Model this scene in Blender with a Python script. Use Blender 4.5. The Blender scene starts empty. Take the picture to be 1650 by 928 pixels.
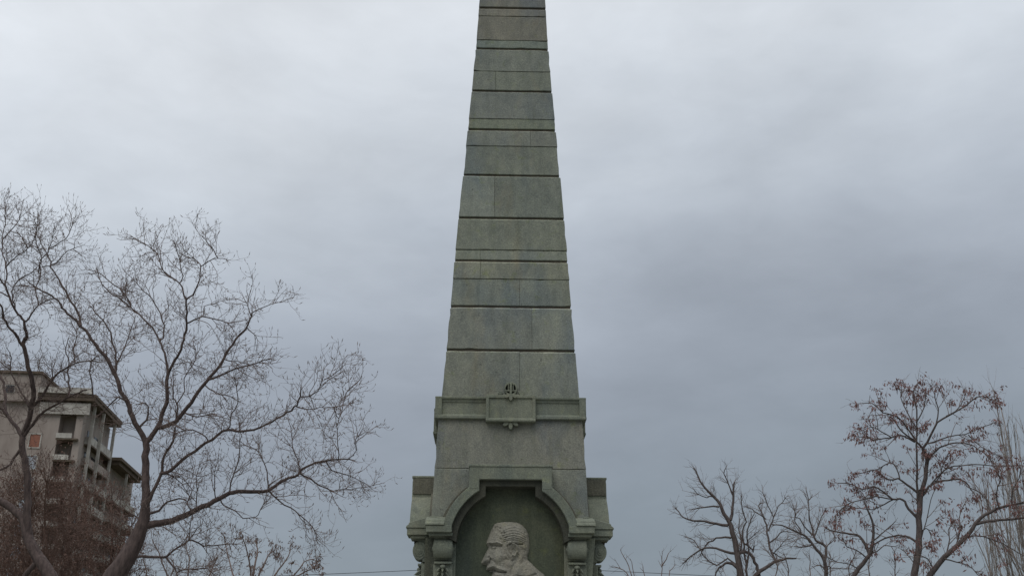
import bpy, bmesh, math, random
import numpy as np
from mathutils import Vector, Matrix, noise
C = bpy.context.scene
COL = C.collection
rad = math.radians

# ------------------------------------------------------------------ camera
PITCH, ROLL, F, EYE = rad(21.4), rad(0.3), 1700.0, 1.6
cam_d = bpy.data.cameras.new('camera'); cam = bpy.data.objects.new('camera', cam_d); COL.objects.link(cam)
cam_d.sensor_width = 36; cam_d.lens = 36 * F / 1650.0; cam_d.clip_end = 3000
cam.location = (0, 0, EYE)
cam.matrix_world = Matrix.Translation((0, 0, EYE)) @ Matrix.Rotation(rad(90) + PITCH, 4, 'X') @ Matrix.Rotation(ROLL, 4, 'Z')
C.camera = cam

# ------------------------------------------------------------------ world: overcast sky over a Nishita sky
SUN_EL, SUN_AZ = rad(52), rad(205)
w = bpy.data.worlds.new('World'); C.world = w; w.use_nodes = True
nt = w.node_tree; nt.nodes.clear(); L = nt.links.new
def N(t, **k):
    n = nt.nodes.new(t)
    for a, b in k.items(): setattr(n, a, b)
    return n
sky = N('ShaderNodeTexSky', sky_type='NISHITA'); sky.sun_disc = False
sky.sun_elevation = SUN_EL; sky.sun_rotation = SUN_AZ
bgs = N('ShaderNodeBackground'); bgs.inputs[1].default_value = 0.1; L(sky.outputs[0], bgs.inputs[0])
tc = N('ShaderNodeTexCoord'); sep = N('ShaderNodeSeparateXYZ'); L(tc.outputs['Generated'], sep.inputs[0])
def M(op, a, b=None, c=None, clamp=False):
    n = N('ShaderNodeMath', operation=op); n.use_clamp = clamp
    for i, v in enumerate((a, b, c)):
        if v is None: continue
        if isinstance(v, (int, float)): n.inputs[i].default_value = v
        else: L(v, n.inputs[i])
    return n.outputs[0]
def skynoise(scale, sx, sz, detail=4, rough=.55, off=(0, 0, 0), dist=0.0):
    mp = N('ShaderNodeMapping'); mp.inputs['Scale'].default_value = (sx, 1, sz); mp.inputs['Location'].default_value = off
    L(tc.outputs['Generated'], mp.inputs[0])
    n = N('ShaderNodeTexNoise'); n.inputs['Scale'].default_value = scale; n.inputs['Detail'].default_value = detail
    n.inputs['Roughness'].default_value = rough; n.inputs['Distortion'].default_value = dist
    L(mp.outputs[0], n.inputs['Vector']); return n.outputs[0]
X, Y, Z = sep.outputs
n1 = skynoise(3.2, 1.0, 2.2, 3, .5, (3.1, 0, 1.7), .4)
n2 = skynoise(9.0, 0.8, 2.4, 4, .55, (0.3, 0, 5.2), .3)
zz = M('ADD', Z, M('MULTIPLY', M('SUBTRACT', n1, .5), .16))
zz = M('ADD', zz, M('MULTIPLY', M('SUBTRACT', n2, .5), .05))
zz = M('ADD', zz, M('MULTIPLY', X, -.15))
ramp = N('ShaderNodeValToRGB'); cr = ramp.color_ramp; cr.interpolation = 'B_SPLINE'
def lin(c): c /= 255.0; return c / 12.92 if c <= .04045 else ((c + .055) / 1.055) ** 2.4
def L3(r, g, b): return (lin(r), lin(g), lin(b), 1)
stops = [(0.0, (128, 138, 147)), (0.14, (139, 149, 158)), (0.24, (152, 160, 171)), (0.32, (164, 172, 183)), (0.40, (183, 191, 201)),
         (0.49, (211, 218, 226)), (0.60, (224, 229, 235)), (0.75, (228, 232, 237)), (1.0, (232, 235, 239))]
cr.elements[0].position = 0; cr.elements[0].color = L3(*stops[0][1]); cr.elements[1].position = 1; cr.elements[1].color = L3(*stops[-1][1])
for p_, c_ in stops[1:-1]:
    e = cr.elements.new(p_); e.color = L3(*c_)
L(zz, ramp.inputs[0])
n3 = skynoise(5.0, 0.9, 2.0, 5, .55, (8.3, 1, .4), .2)
n4 = skynoise(16.0, 0.8, 1.8, 6, .6, (2.3, 4, 6.4), .5)
var = M('ADD', M('ADD', 1.0, M('MULTIPLY', M('SUBTRACT', n3, .5), .42)), M('MULTIPLY', M('SUBTRACT', n4, .5), .12))
zen = N('ShaderNodeMapRange'); zen.interpolation_type = 'SMOOTHSTEP'; L(Z, zen.inputs[0]); zen.inputs[1].default_value = .62; zen.inputs[2].default_value = 1.0; zen.inputs[3].default_value = 1.0; zen.inputs[4].default_value = 2.0
var = M('MULTIPLY', var, zen.outputs[0])      # an overcast sky is brightest overhead
vm = N('ShaderNodeVectorMath', operation='SCALE'); L(ramp.outputs[0], vm.inputs[0]); L(var, vm.inputs['Scale'])
SKYGAIN = vm.inputs
bgc = N('ShaderNodeBackground'); L(vm.outputs[0], bgc.inputs[0]); bgc.inputs[1].default_value = 1.0
mix = N('ShaderNodeMixShader'); mix.inputs[0].default_value = .94
L(bgs.outputs[0], mix.inputs[1]); L(bgc.outputs[0], mix.inputs[2])
out = N('ShaderNodeOutputWorld'); L(mix.outputs[0], out.inputs[0])

sd = bpy.data.lights.new('sun', 'SUN'); sun = bpy.data.objects.new('sun', sd); COL.objects.link(sun)
sd.energy = 0.8; sd.angle = rad(40); sd.color = (1, .97, .93)
sdir = Vector((math.sin(SUN_AZ) * math.cos(SUN_EL), math.cos(SUN_AZ) * math.cos(SUN_EL), math.sin(SUN_EL)))
sun.rotation_euler = sdir.to_track_quat('Z', 'Y').to_euler(); sun.location = (0, -5, 30)
C.view_settings.view_transform = 'Standard'; C.view_settings.look = 'None'
C.view_settings.exposure = 0.0; C.view_settings.gamma = 1.0; C.view_settings.use_curve_mapping = False

# ------------------------------------------------------------------ helpers
def P(u, v, d):
    """world point at horizontal distance d whose image in the 1650 px wide photograph is (u, v)"""
    a0, b0 = (u - 825) / F, (464 - v) / F
    a = a0 * math.cos(ROLL) - b0 * math.sin(ROLL); b = a0 * math.sin(ROLL) + b0 * math.cos(ROLL)
    y = math.cos(PITCH) - b * math.sin(PITCH); z = math.sin(PITCH) + b * math.cos(PITCH)
    t = d / y
    return Vector((a * t, d, EYE + z * t))

def thing(name, label, cat, loc=(0, 0, 0), rz=0, group=None):
    o = bpy.data.objects.new(name, None); COL.objects.link(o); o.location = loc; o.rotation_euler = (0, 0, rz)
    o['label'] = label; o['category'] = cat
    if group: o['group'] = group
    o.empty_display_size = .3
    return o
def link(name, me, mat, parent=None, smooth=False):
    o = bpy.data.objects.new(name, me); COL.objects.link(o)
    if mat: me.materials.append(mat)
    if smooth: me.polygons.foreach_set('use_smooth', [True] * len(me.polygons))
    if parent: o.parent = parent
    return o
def mesh_np(name, V, Fq, Ft=None):
    me = bpy.data.meshes.new(name)
    V = np.asarray(V, dtype=np.float32)
    lists = []; counts = []
    if Fq is not None and len(Fq): Fq = np.asarray(Fq, dtype=np.int32); lists.append(Fq.ravel()); counts.append(np.full(len(Fq), 4, np.int32))
    if Ft is not None and len(Ft): Ft = np.asarray(Ft, dtype=np.int32); lists.append(Ft.ravel()); counts.append(np.full(len(Ft), 3, np.int32))
    idx = np.concatenate(lists); cnt = np.concatenate(counts); st = np.concatenate([[0], np.cumsum(cnt)[:-1]]).astype(np.int32)
    me.vertices.add(len(V)); me.vertices.foreach_set('co', V.ravel())
    me.loops.add(len(idx)); me.loops.foreach_set('vertex_index', idx)
    me.polygons.add(len(cnt)); me.polygons.foreach_set('loop_start', st); me.polygons.foreach_set('loop_total', cnt)
    me.update(calc_edges=True); me.validate()
    return me

class Tubes:
    def __init__(s): s.V = []; s.Q = []; s.n = 0
    def add(s, pts, rs, k=3):
        pts = np.asarray(pts, dtype=float); m = len(pts)
        t = np.gradient(pts, axis=0); t /= (np.linalg.norm(t, axis=1)[:, None] + 1e-9)
        ref = np.array([0.31, 0.95, 0.08]) if abs(t[0][1]) < .8 else np.array([1., 0, 0])
        a = np.cross(t, ref); a /= (np.linalg.norm(a, axis=1)[:, None] + 1e-9); b = np.cross(t, a)
        th = np.arange(k) * 2 * math.pi / k
        ring = a[:, None, :] * np.cos(th)[None, :, None] + b[:, None, :] * np.sin(th)[None, :, None]
        v = pts[:, None, :] + ring * np.asarray(rs)[:, None, None]
        s.V.append(v.reshape(-1, 3))
        base = s.n + (np.arange(m - 1) * k)[:, None]; j = np.arange(k)[None, :]; j2 = (j + 1) % k
        q = np.stack([base + j, base + j2, base + k + j2, base + k + j], axis=2).reshape(-1, 4)
        s.Q.append(q); s.n += m * k
    def build(s, name, mat, parent):
        if not s.V: return None
        return link(name, mesh_np(name, np.concatenate(s.V), np.concatenate(s.Q)), mat, parent, True)

class Leaves:
    """small folded leaf / seed-wing quads"""
    def __init__(s): s.V = []; s.n = 0
    def add(s, p, d, side, ln, wd):
        m = p + d * ln * .5
        s.V.extend([p, m + side * wd * .5, p + d * ln, m - side * wd * .5]); s.n += 1
    def build(s, name, mat, parent):
        if not s.n: return None
        q = np.arange(s.n * 4).reshape(-1, 4)
        return link(name, mesh_np(name, np.array(s.V), q), mat, parent)

# ------------------------------------------------------------------ materials
def newmat(name, rough=.9):
    m = bpy.data.materials.new(name); m.use_nodes = True
    b = m.node_tree.nodes['Principled BSDF']; b.inputs['Roughness'].default_value = rough
    b.inputs['Specular IOR Level'].default_value = .25
    return m, m.node_tree, b
def mk(nt, t, **k):
    n = nt.nodes.new(t)
    for a, b in k.items(): setattr(n, a, b)
    return n
def tex(nt, scale, detail=4, rough=.55, sc=(1, 1, 1), dist=0., loc=(0, 0, 0)):
    t = mk(nt, 'ShaderNodeTexCoord'); mp = mk(nt, 'ShaderNodeMapping'); mp.inputs['Scale'].default_value = sc; mp.inputs['Location'].default_value = loc
    nt.links.new(t.outputs['Object'], mp.inputs[0])
    n = mk(nt, 'ShaderNodeTexNoise'); n.inputs['Scale'].default_value = scale; n.inputs['Detail'].default_value = detail
    n.inputs['Roughness'].default_value = rough; n.inputs['Distortion'].default_value = dist
    nt.links.new(mp.outputs[0], n.inputs['Vector']); return n.outputs[0]
def rmp(nt, src, stops, interp='LINEAR'):
    r = mk(nt, 'ShaderNodeValToRGB'); r.color_ramp.interpolation = interp
    e = r.color_ramp.elements; e[0].position, e[0].color = stops[0][0], (*stops[0][1], 1); e[1].position, e[1].color = stops[-1][0], (*stops[-1][1], 1)
    for p_, c_ in stops[1:-1]:
        q = e.new(p_); q.color = (*c_, 1)
    nt.links.new(src, r.inputs[0]); return r.outputs[0]
def mixc(nt, fac, a, b, mode='MIX'):
    m = mk(nt, 'ShaderNodeMix', data_type='RGBA', blend_type=mode)
    for i, v in ((0, fac), (6, a), (7, b)):
        if isinstance(v, (int, float)): m.inputs[i].default_value = v
        elif isinstance(v, tuple): m.inputs[i].default_value = (*v, 1)
        else: nt.links.new(v, m.inputs[i])
    return m.outputs[2]
def bump(nt, b, h, strength, dist):
    n = mk(nt, 'ShaderNodeBump'); n.inputs['Strength'].default_value = strength; n.inputs['Distance'].default_value = dist
    nt.links.new(h, n.inputs['Height']); nt.links.new(n.outputs[0], b.inputs['Normal'])

def stone(name, c_lo, c_mid, c_hi, lichen=(.17, .19, .10), use_tint=False, stain=.55, grain=.35):
    m, nt, b = newmat(name, .93)
    base = rmp(nt, tex(nt, 1.1, 6, .62, (1, 1, .8), .3), [(.30, c_lo), (.5, c_mid), (.72, c_hi)])
    st = rmp(nt, tex(nt, 1.6, 3, .5, (1, 1, .45), .2, (4, 2, 7)), [(.52, (0, 0, 0)), (.72, (1, 1, 1))])
    bl = mk(nt, 'ShaderNodeMath', operation='MULTIPLY'); nt.links.new(st, bl.inputs[0]); bl.inputs[1].default_value = stain
    base = mixc(nt, bl.outputs[0], base, (c_lo[0] * .78, c_lo[1] * .86, c_lo[2] * 1.05))
    br = rmp(nt, tex(nt, 1.9, 4, .6, (1.4, 1.4, .5), .3, (14, 1, 3)), [(.55, (0, 0, 0)), (.75, (.55, .55, .55))])
    base = mixc(nt, br, base, (c_mid[0] * 1.12, c_mid[1] * .95, c_mid[2] * .80))
    li = rmp(nt, tex(nt, 5.5, 6, .7, (1, 1, 1), .5, (1, 9, 2)), [(.58, (0, 0, 0)), (.70, (.6, .6, .6))])
    base = mixc(nt, li, base, lichen)
    sp = rmp(nt, tex(nt, 55, 4, .8), [(.28, (.45, .45, .45)), (.5, (1, 1, 1)), (.68, (1.75, 1.75, 1.65))])
    base = mixc(nt, grain, base, mixc(nt, 1.0, base, sp, 'MULTIPLY'))
    md_ = rmp(nt, tex(nt, 6, 6, .7, (1, 1, .6), .5, (3, 8, 1)), [(.25, (.74, .76, .78)), (.5, (1, 1, 1)), (.75, (1.22, 1.21, 1.15))])
    base = mixc(nt, 1.0, base, md_, 'MULTIPLY')
    sk = rmp(nt, tex(nt, 9, 4, .6, (1, 1, .10), .2, (7, 3, 2)), [(.32, (.88, .89, .87)), (.50, (1, 1, 1)), (.75, (1.04, 1.04, 1.02))])
    base = mixc(nt, 1.0, base, sk, 'MULTIPLY')
    dk = rmp(nt, tex(nt, 17, 3, .6, (1, 1, 1), 0, (5, 5, 5)), [(.67, (1, 1, 1)), (.73, (.45, .45, .45))])
    base = mixc(nt, .7, base, mixc(nt, 1.0, base, dk, 'MULTIPLY'))
    if use_tint:
        a = mk(nt, 'ShaderNodeAttribute', attribute_name='tint')
        base = mixc(nt, 1.0, base, a.outputs['Color'], 'MULTIPLY')
    nt.links.new(base, b.inputs['Base Color'])
    bump(nt, b, tex(nt, 30, 6, .75), .6, .014)
    return m
S_BLOCK = stone('granite_ashlar', (.178, .187, .170), (.208, .214, .190), (.246, .248, .215), use_tint=True, stain=.75, grain=.55)
S_MOULD = stone('granite_moulding', (.138, .152, .120), (.178, .190, .148), (.228, .234, .180), lichen=(.22, .235, .15), grain=.55)
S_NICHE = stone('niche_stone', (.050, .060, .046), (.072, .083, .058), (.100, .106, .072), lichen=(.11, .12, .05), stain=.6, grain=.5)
S_RELIEF = stone('relief_stone', (.185, .180, .160), (.240, .230, .192), (.285, .268, .220), lichen=(.20, .19, .11), stain=.45, grain=.55)
S_CHEEK = stone('dark_moulding', (.085, .085, .068), (.115, .112, .088), (.15, .142, .11), lichen=(.13, .14, .08), grain=.55)  # dark moulding tone; on the band round the arch it paints shadow
S_WORN_SHADE = stone('weathered_shaded_moulding', (.045, .046, .036), (.070, .070, .053), (.10, .098, .075), lichen=(.08, .09, .05), grain=.55)  # grime and the shade of the recessed band, both put into the colour
S_GROUT = stone('mortar_joint', (.085, .073, .056), (.11, .095, .073), (.14, .12, .095))
S_VOID_SHADE = stone('void_shade_stone', (.025, .028, .024), (.035, .038, .032), (.05, .052, .045))  # near-black tone painting the shade in the emblem's voids

def bark(name, lo, hi, scale=22):
    m, nt, b = newmat(name, .95)
    c = rmp(nt, tex(nt, scale, 5, .65, (1, 1, .3)), [(.3, lo), (.7, hi)])
    nt.links.new(c, b.inputs['Base Color']); bump(nt, b, tex(nt, scale * 2, 5, .7, (1, 1, .25)), .6, .02); return m
BARK_DARK = bark('dark_bark', (.048, .036, .034), (.135, .100, .090))
TWIG = bark('twig_bark', (.115, .082, .072), (.25, .19, .165))
BARK_GREY = bark('grey_bark', (.055, .045, .043), (.13, .108, .100))
TWIG_PALE = bark('pale_twig', (.17, .145, .13), (.32, .28, .25))
TWIG_BROWN = bark('brown_twig', (.085, .052, .042), (.20, .130, .104), 5)
def leafmat(name, lo, hi):
    m, nt, b = newmat(name, .8)
    c = rmp(nt, tex(nt, 9, 3, .6), [(.35, lo), (.65, hi)]); nt.links.new(c, b.inputs['Base Color']); return m
SEED = leafmat('dry_seed_wing', (.09, .045, .042), (.26, .145, .13))
DRYLEAF = leafmat('dry_leaf', (.080, .045, .035), (.175, .108, .082))
SEED_TAN = leafmat('tan_seed_wing', (.10, .066, .054), (.21, .15, .125))

# ------------------------------------------------------------------ ground
def plane(name, x0, x1, y0, y1, z, mat):
    me = mesh_np(name, [(x0, y0, z), (x1, y0, z), (x1, y1, z), (x0, y1, z)], [(0, 1, 2, 3)])
    o = link(name, me, mat); o['kind'] = 'structure'; return o
m, t_, b = newmat('winter_grass'); t_.links.new(rmp(t_, tex(t_, .6, 6, .6), [(.3, (.05, .055, .03)), (.7, (.10, .095, .055))]), b.inputs['Base Color'])
plane('ground', -1200, 1200, -400, 2000, 0, m)
m, t_, b = newmat('paving')
t_.links.new(rmp(t_, tex(t_, 3, 6, .6), [(.3, (.20, .20, .19)), (.7, (.30, .295, .28))]), b.inputs['Base Color'])
plane('plaza_pavement', -9, 9, -8, 25, .004, m)

# ------------------------------------------------------------------ monument
DM = 16.0
CX = (P(698, 757, 14.93).x + P(941.5, 757, 14.93).x) / 2
mon = thing('obelisk_monument', 'tall tapering grey-green granite obelisk with arched niche and carved portrait', 'monument', (CX, DM, 0), rad(1.2))
prof = [(0, 1.20), (3.9, 1.105), (4.0, 1.10), (4.69, 1.078), (5.28, 1.058), (5.6, 1.02), (5.80, .998), (6.486, .961), (7.196, .920), (7.97, .878), (8.72, .829), (9.51, .780),
        (10.384, .722), (11.154, .671), (12.025, .621), (12.896, .581), (13.9, .532), (14.6, .5)]
def W(z): return float(np.interp(z, [a for a, _ in prof], [b for _, b in prof]))
rnd = random.Random(7)

class Stones:
    def __init__(s): s.V = []; s.F = []; s.T = []
    def hexa(s, lo, hi, tint):
        """lo / hi: 4 (x,y,z) corners each"""
        n = len(s.V); s.V += lo + hi
        for f in ((3, 2, 1, 0), (4, 5, 6, 7), (0, 1, 5, 4), (1, 2, 6, 5), (2, 3, 7, 6), (3, 0, 4, 7)):
            s.F.append([n + i for i in f]); s.T.append(tint)
    def build(s, name, mat, parent):
        me = bpy.data.meshes.new(name); me.from_pydata([tuple(v) for v in s.V], [], s.F); me.update()
        at = me.attributes.new('tint', 'FLOAT_COLOR', 'FACE')
        at.data.foreach_set('color', np.array(s.T, dtype=np.float32).ravel())
        return link(name, me, mat, parent)
def rot4(x, y, k):
    for _ in range(k): x, y = -y, x
    return x, y
def tintv():
    g = rnd.uniform(.90, 1.08); a = rnd.uniform(-.05, .05)
    return (g * (1 + a), g, g * (1 - a * .8 + rnd.uniform(-.03, .03)), 1)

DEEP = [12.896, 12.025, 11.154, 10.384, 9.51, 8.725, 7.97, 7.196, 6.486]
# sub-courses from the top: (z_top, z_bottom, front vertical joints in px-derived metres, tint)
G = .031
def zx(u, v): return P(u, v, DM - W(P(820, v, 15.2).z)).x - CX
courses = [  # (ztop, zbot, top gap kind, [joint x], tint)
    (14.0, 12.896, 'D', [], (1.0, 1.0, .98)),
    (12.896, 12.72, 'D', [], (1.06, 1.0, .95)), (12.72, 12.21, 't', [], (.93, .88, .82)), (12.21, 12.025, 't', [], (.94, 1.0, .96)),
    (12.025, 11.56, 'D', [], (1.0, 1.03, 1.0)), (11.56, 11.154, 't', [zx(797, 130)], (.96, .99, .93)),
    (11.154, 10.60, 'D', [], (.92, .96, .96)), (10.60, 10.384, 't', [], (.97, 1.0, .90)),
    (10.384, 10.07, 'D', [zx(853, 224)], (.98, 1.0, .96)), (10.07, 9.51, 't', [], (.96, .99, .92)),
    (9.51, 8.725, 'D', [zx(795, 320)], (.96, 1.0, .96)),
    (8.725, 8.165, 'D', [], (1.0, 1.02, .93)), (8.165, 7.97, 't', [zx(772, 412)], (1.0, 1.03, .94)),
    (7.97, 7.665, 'D', [zx(772, 436)], (1.02, 1.03, .93)), (7.665, 7.196, 't', [zx(835, 470)], (1.0, 1.02, .94)),
    (7.196, 6.486, 'D', [zx(855, 530)], (.98, 1.0, .95)),
    (6.486, 5.735, 'D', [zx(835, 600)], (1.0, 1.02, .95)),
    (5.42, 4.687, 't', [], (1.02, 1.0, .93)),
    (4.687, 3.0, 't', [], (.98, 1.0, .94)),
]
st = Stones(); core = Stones()
DEP = .34
for ci, (zt, zb, kind, joints, tint) in enumerate(courses):
    deep_top = kind == 'D'
    nxt = courses[ci + 1] if ci + 1 < len(courses) else None
    deep_bot = nxt is not None and nxt[2] == 'D'
    a = zt - (G * .25 if deep_top else .001)
    bq = zb + (G * .75 if deep_bot else .001)
    ch = .022 if deep_top else .008
    jit = rnd.uniform(-.002, .003)
    tw = .006 if deep_top else 0
    for k in range(4):
        js = joints if k == 0 else ([rnd.uniform(-.4, .4)] if rnd.random() < .6 else [])
        wt, wb = W(a) + jit + tw, W(bq) + jit + (tw if deep_top else 0)
        full = k % 2 == 0
        def edges(w_): 
            e = w_ if full else w_ - DEP
            return [-e] + [j for j in js] + [e]
        n = len(js) + 1
        for i in range(n):
            g = .0022
            jt = rnd.uniform(-.0025, .0025) if n > 1 else 0
            gq = rnd.uniform(.90, 1.09); tv = tuple(tint[q] * gq * rnd.uniform(.985, 1.015) for q in range(3)) + (1,)
            # the block face in cells, so that its arrises can be chipped and wavy
            e0 = edges(W((a + bq) / 2)); ns = max(1, int((e0[i + 1] - e0[i]) / .11)); nl = max(1, int((a - bq) / .16))
            zl = [(bq, 'b'), (bq + .006, 'b2')] + [(bq + (a - bq) * (q + 1) / (nl + 1), 'm') for q in range(nl)] + [(a - ch, 't2'), (a, 't')]
            jz = [(abs(rnd.gauss(0, .0022)) + (rnd.uniform(.004, .014) if rnd.random() < .06 else 0), abs(rnd.gauss(0, .0022)) + (rnd.uniform(.004, .012) if rnd.random() < .06 else 0)) for _ in range(ns + 1)]
            jc = [[abs(rnd.gauss(0, .0022)) + (rnd.uniform(.004, .012) if rnd.random() < .08 else 0) for _ in zl] for _ in (0, 1)]
            rings = []
            for li, (z, kd) in enumerate(zl):
                w_ = wb + (wt - wb) * (z - bq) / (a - bq); ins = .004 if kd == 'b' else (ch if kd == 't' else 0)
                e = edges(w_); l = e[i] + (g if i else (ins + jc[0][li] if full else .002)); r = e[i + 1] - (g if i < n - 1 else (ins + jc[1][li] if full else .002))
                row = []
                for q in range(ns + 1):
                    zz = z + (jz[q][0] if kd in ('b', 'b2') else 0) - (jz[q][1] if kd in ('t', 't2') else 0)
                    row.append((l + (r - l) * q / ns, w_ - ins + jt, w_ - DEP, zz))
                rings.append(row)
            for li in range(len(rings) - 1):
                for q in range(ns):
                    quad = []
                    for row in (rings[li], rings[li + 1]):
                        (s0, n0, d0, z0), (s1, n1, d1, z1) = row[q], row[q + 1]
                        quad.append([(*rot4(x, y, k), z_) for x, y, z_ in ((s0, -n0, z0), (s1, -n1, z1), (s1, -d1, z1), (s0, -d0, z0))])
                    tq = tv
                    if li == len(rings) - 2:      # skylight caught by the upper chamfer, painted into the block tint
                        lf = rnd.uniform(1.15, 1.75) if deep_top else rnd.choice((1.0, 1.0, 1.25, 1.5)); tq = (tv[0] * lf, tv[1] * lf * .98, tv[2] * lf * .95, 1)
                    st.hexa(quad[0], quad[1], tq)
    # mortar core
# core behind the joints, slightly recessed
zs = [3.0] + sorted(set([c[0] for c in courses] + [c[1] for c in courses]))
zs = sorted(set(zs))
for z0, z1 in zip(zs[:-1], zs[1:]):
    r_ = .022
    lo = [(-W(z0) + r_, -W(z0) + r_, z0), (W(z0) - r_, -W(z0) + r_, z0), (W(z0) - r_, W(z0) - r_, z0), (-W(z0) + r_, W(z0) - r_, z0)]
    hi = [(-W(z1) + r_, -W(z1) + r_, z1), (W(z1) - r_, -W(z1) + r_, z1), (W(z1) - r_, W(z1) - r_, z1), (-W(z1) + r_, W(z1) - r_, z1)]
    core.hexa(lo, hi, (1, 1, 1, 1))
st.build('shaft', S_BLOCK, mon)
core.build('mortar_core', S_GROUT, mon)
pk = Stones(); wt = W(14.0) + .02
pk.hexa([(-wt, -wt, 14.0), (wt, -wt, 14.0), (wt, wt, 14.0), (-wt, wt, 14.0)], [(-.02, -.02, 14.75), (.02, -.02, 14.75), (.02, .02, 14.75), (-.02, .02, 14.75)], (1, 1, 1, 1))
pk.build('pyramid_cap', S_BLOCK, mon)

def bm_new(): return bmesh.new()
def finish(bm, name, mat, parent, bev=.006, smooth=False, seg=1):
    bmesh.ops.remove_doubles(bm, verts=bm.verts, dist=1e-5)
    bmesh.ops.recalc_face_normals(bm, faces=bm.faces)
    me = bpy.data.meshes.new(name); bm.to_mesh(me); bm.free()
    o = link(name, me, mat, parent, smooth)
    if bev:
        md = o.modifiers.new('bevel', 'BEVEL'); md.width = bev; md.segments = seg; md.limit_method = 'ANGLE'; md.angle_limit = rad(35)
    return o
def fr(s, n, z, k):     # face coordinates -> monument local
    n -= .06 * min(1, max(0, (n - 1.17) / .25)); x, y = rot4(s, -n, k); return (x, y, z)
def box(bm, s0, s1, n0, n1, z0, z1, k=0, taper=0):
    vs = [bm.verts.new(fr(s, n, z, k)) for z in (z0, z1) for s, n in ((s0, n0), (s1, n0), (s1, n1 - (taper if z == z1 else 0)), (s0, n1 - (taper if z == z1 else 0)))]
    for f in ((3, 2, 1, 0), (4, 5, 6, 7), (0, 1, 5, 4), (1, 2, 6, 5), (2, 3, 7, 6), (3, 0, 4, 7)): bm.faces.new([vs[i] for i in f])
def prism(bm, outline, n0, n1, k=0):
    a = [bm.verts.new(fr(s, n0, z, k)) for s, z in outline]; c = [bm.verts.new(fr(s, n1, z, k)) for s, z in outline]
    bm.faces.new(a); bm.faces.new(c[::-1]); m_ = len(a)
    for i in range(m_): bm.faces.new([a[i], a[(i + 1) % m_], c[(i + 1) % m_], c[i]])
def sweep(bm, prof_nz, s0, s1, k=0):   # profile in (n,z) swept along s
    a = [bm.verts.new(fr(s0, n, z, k)) for n, z in prof_nz]; c = [bm.verts.new(fr(s1, n, z, k)) for n, z in prof_nz]
    bm.faces.new(a); bm.faces.new(c[::-1]); m_ = len(a)
    for i in range(m_): bm.faces.new([a[i], a[(i + 1) % m_], c[(i + 1) % m_], c[i]])
def ringsweep(bm, prof_nz):            # square ring moulding mitred round the shaft
    cols = []
    for (n, z) in prof_nz: cols.append([bm.verts.new(v) for v in ((-n, -n, z), (n, -n, z), (n, n, z), (-n, n, z))])
    m_ = len(cols)
    for i in range(m_):
        a, c = cols[i], cols[(i + 1) % m_]
        for j in range(4): bm.faces.new([a[j], a[(j + 1) % 4], c[(j + 1) % 4], c[j]])

# belt moulding
bm = bm_new()
ZB0, ZB1 = 5.405, 5.735
ringsweep(bm, [(.98, ZB0), (1.095, ZB0), (1.102, ZB0 + .012), (1.100, ZB0 + .045), (1.083, ZB0 + .062), (1.058, ZB0 + .075), (1.052, ZB1 - .085),
               (1.066, ZB1 - .072), (1.072, ZB1 - .045), (1.098, ZB1 - .028), (1.100, ZB1), (.96, ZB1 + .02)])
for k in range(4):
    for sg in (-1, 1):
        s0, s1 = sorted((sg * 1.097, sg * 1.045)); box(bm, s0, s1, 1.0, 1.094, ZB0 + .04, ZB1 - .02, k)
finish(bm, 'belt_moulding', S_MOULD, mon, .004)
for k in range(4):
    bm = bm_new(); hw, z0, z1 = .36, 5.355, 5.752
    box(bm, -hw + .03, hw - .03, 1.0, 1.128, z0 + .04, z1 - .03, k)
    sweep(bm, [(1.0, z0), (1.15, z0), (1.158, z0 + .02), (1.150, z0 + .045), (1.132, z0 + .06), (1.0, z0 + .06)], -hw, hw, k)
    box(bm, -hw, hw, 1.0, 1.150, z1 - .045, z1, k)
    for sg in (-1, 1):
        s0, s1 = sorted((sg * hw, sg * (hw - .045))); box(bm, s0, s1, 1.0, 1.148, z0 + .03, z1 - .02, k)
    finish(bm, 'cartouche', S_MOULD, mon, .005)

# emblem on the cartouche + trefoils
def petal(bm, s, z, ln, wd, ang, n0, n1):
    pts = []
    for i in range(12):
        a = i / 12 * 2 * math.pi; x = math.cos(a) * wd; y = -ln / 2 + math.sin(a) * ln / 2
        pts.append((s + x * math.cos(ang) - y * math.sin(ang), z + x * math.sin(ang) + y * math.cos(ang)))
    prism(bm, pts, n0, n1)
bm = bm_new(); zc = 5.868; R0 = .098
for i in range(24):
    a0, a1 = i / 24 * 2 * math.pi, (i + 1) / 24 * 2 * math.pi
    q = [(R0 * math.cos(a0), zc + R0 * 1.05 * math.sin(a0)), (R0 * math.cos(a1), zc + R0 * 1.05 * math.sin(a1)), ((R0 - .022) * math.cos(a1), zc + (R0 - .022) * math.sin(a1)), ((R0 - .022) * math.cos(a0), zc + (R0 - .022) * math.sin(a0))]
    prism(bm, q, 1.0, 1.075)
box(bm, -.016, .016, 1.0, 1.095, zc - .12, zc + .085)
box(bm, -.042, -.028, 1.0, 1.08, zc - .03, zc + .07); box(bm, .028, .042, 1.0, 1.08, zc - .03, zc + .07)
box(bm, -.085, .085, 1.0, 1.08, zc - .042, zc - .022)
box(bm, -.12, .12, 1.0, 1.10, zc - .118, zc - .092)
petal(bm, .12, zc - .04, .085, .035, rad(60), 1.0, 1.06); petal(bm, -.12, zc - .05, .07, .03, rad(-70), 1.0, 1.05)
for an in (-55, 0, 55): petal(bm, math.sin(rad(an)) * .02, zc - .11, .10 if an == 0 else .085, .026, rad(an), 1.10, 1.175)
finish(bm, 'emblem', S_MOULD, mon, .004)
bm = bm_new(); prism(bm, [(R0 * .93 * math.cos(i / 20 * 2 * math.pi), zc + R0 * .93 * math.sin(i / 20 * 2 * math.pi)) for i in range(20)], .99, 1.035)
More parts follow.
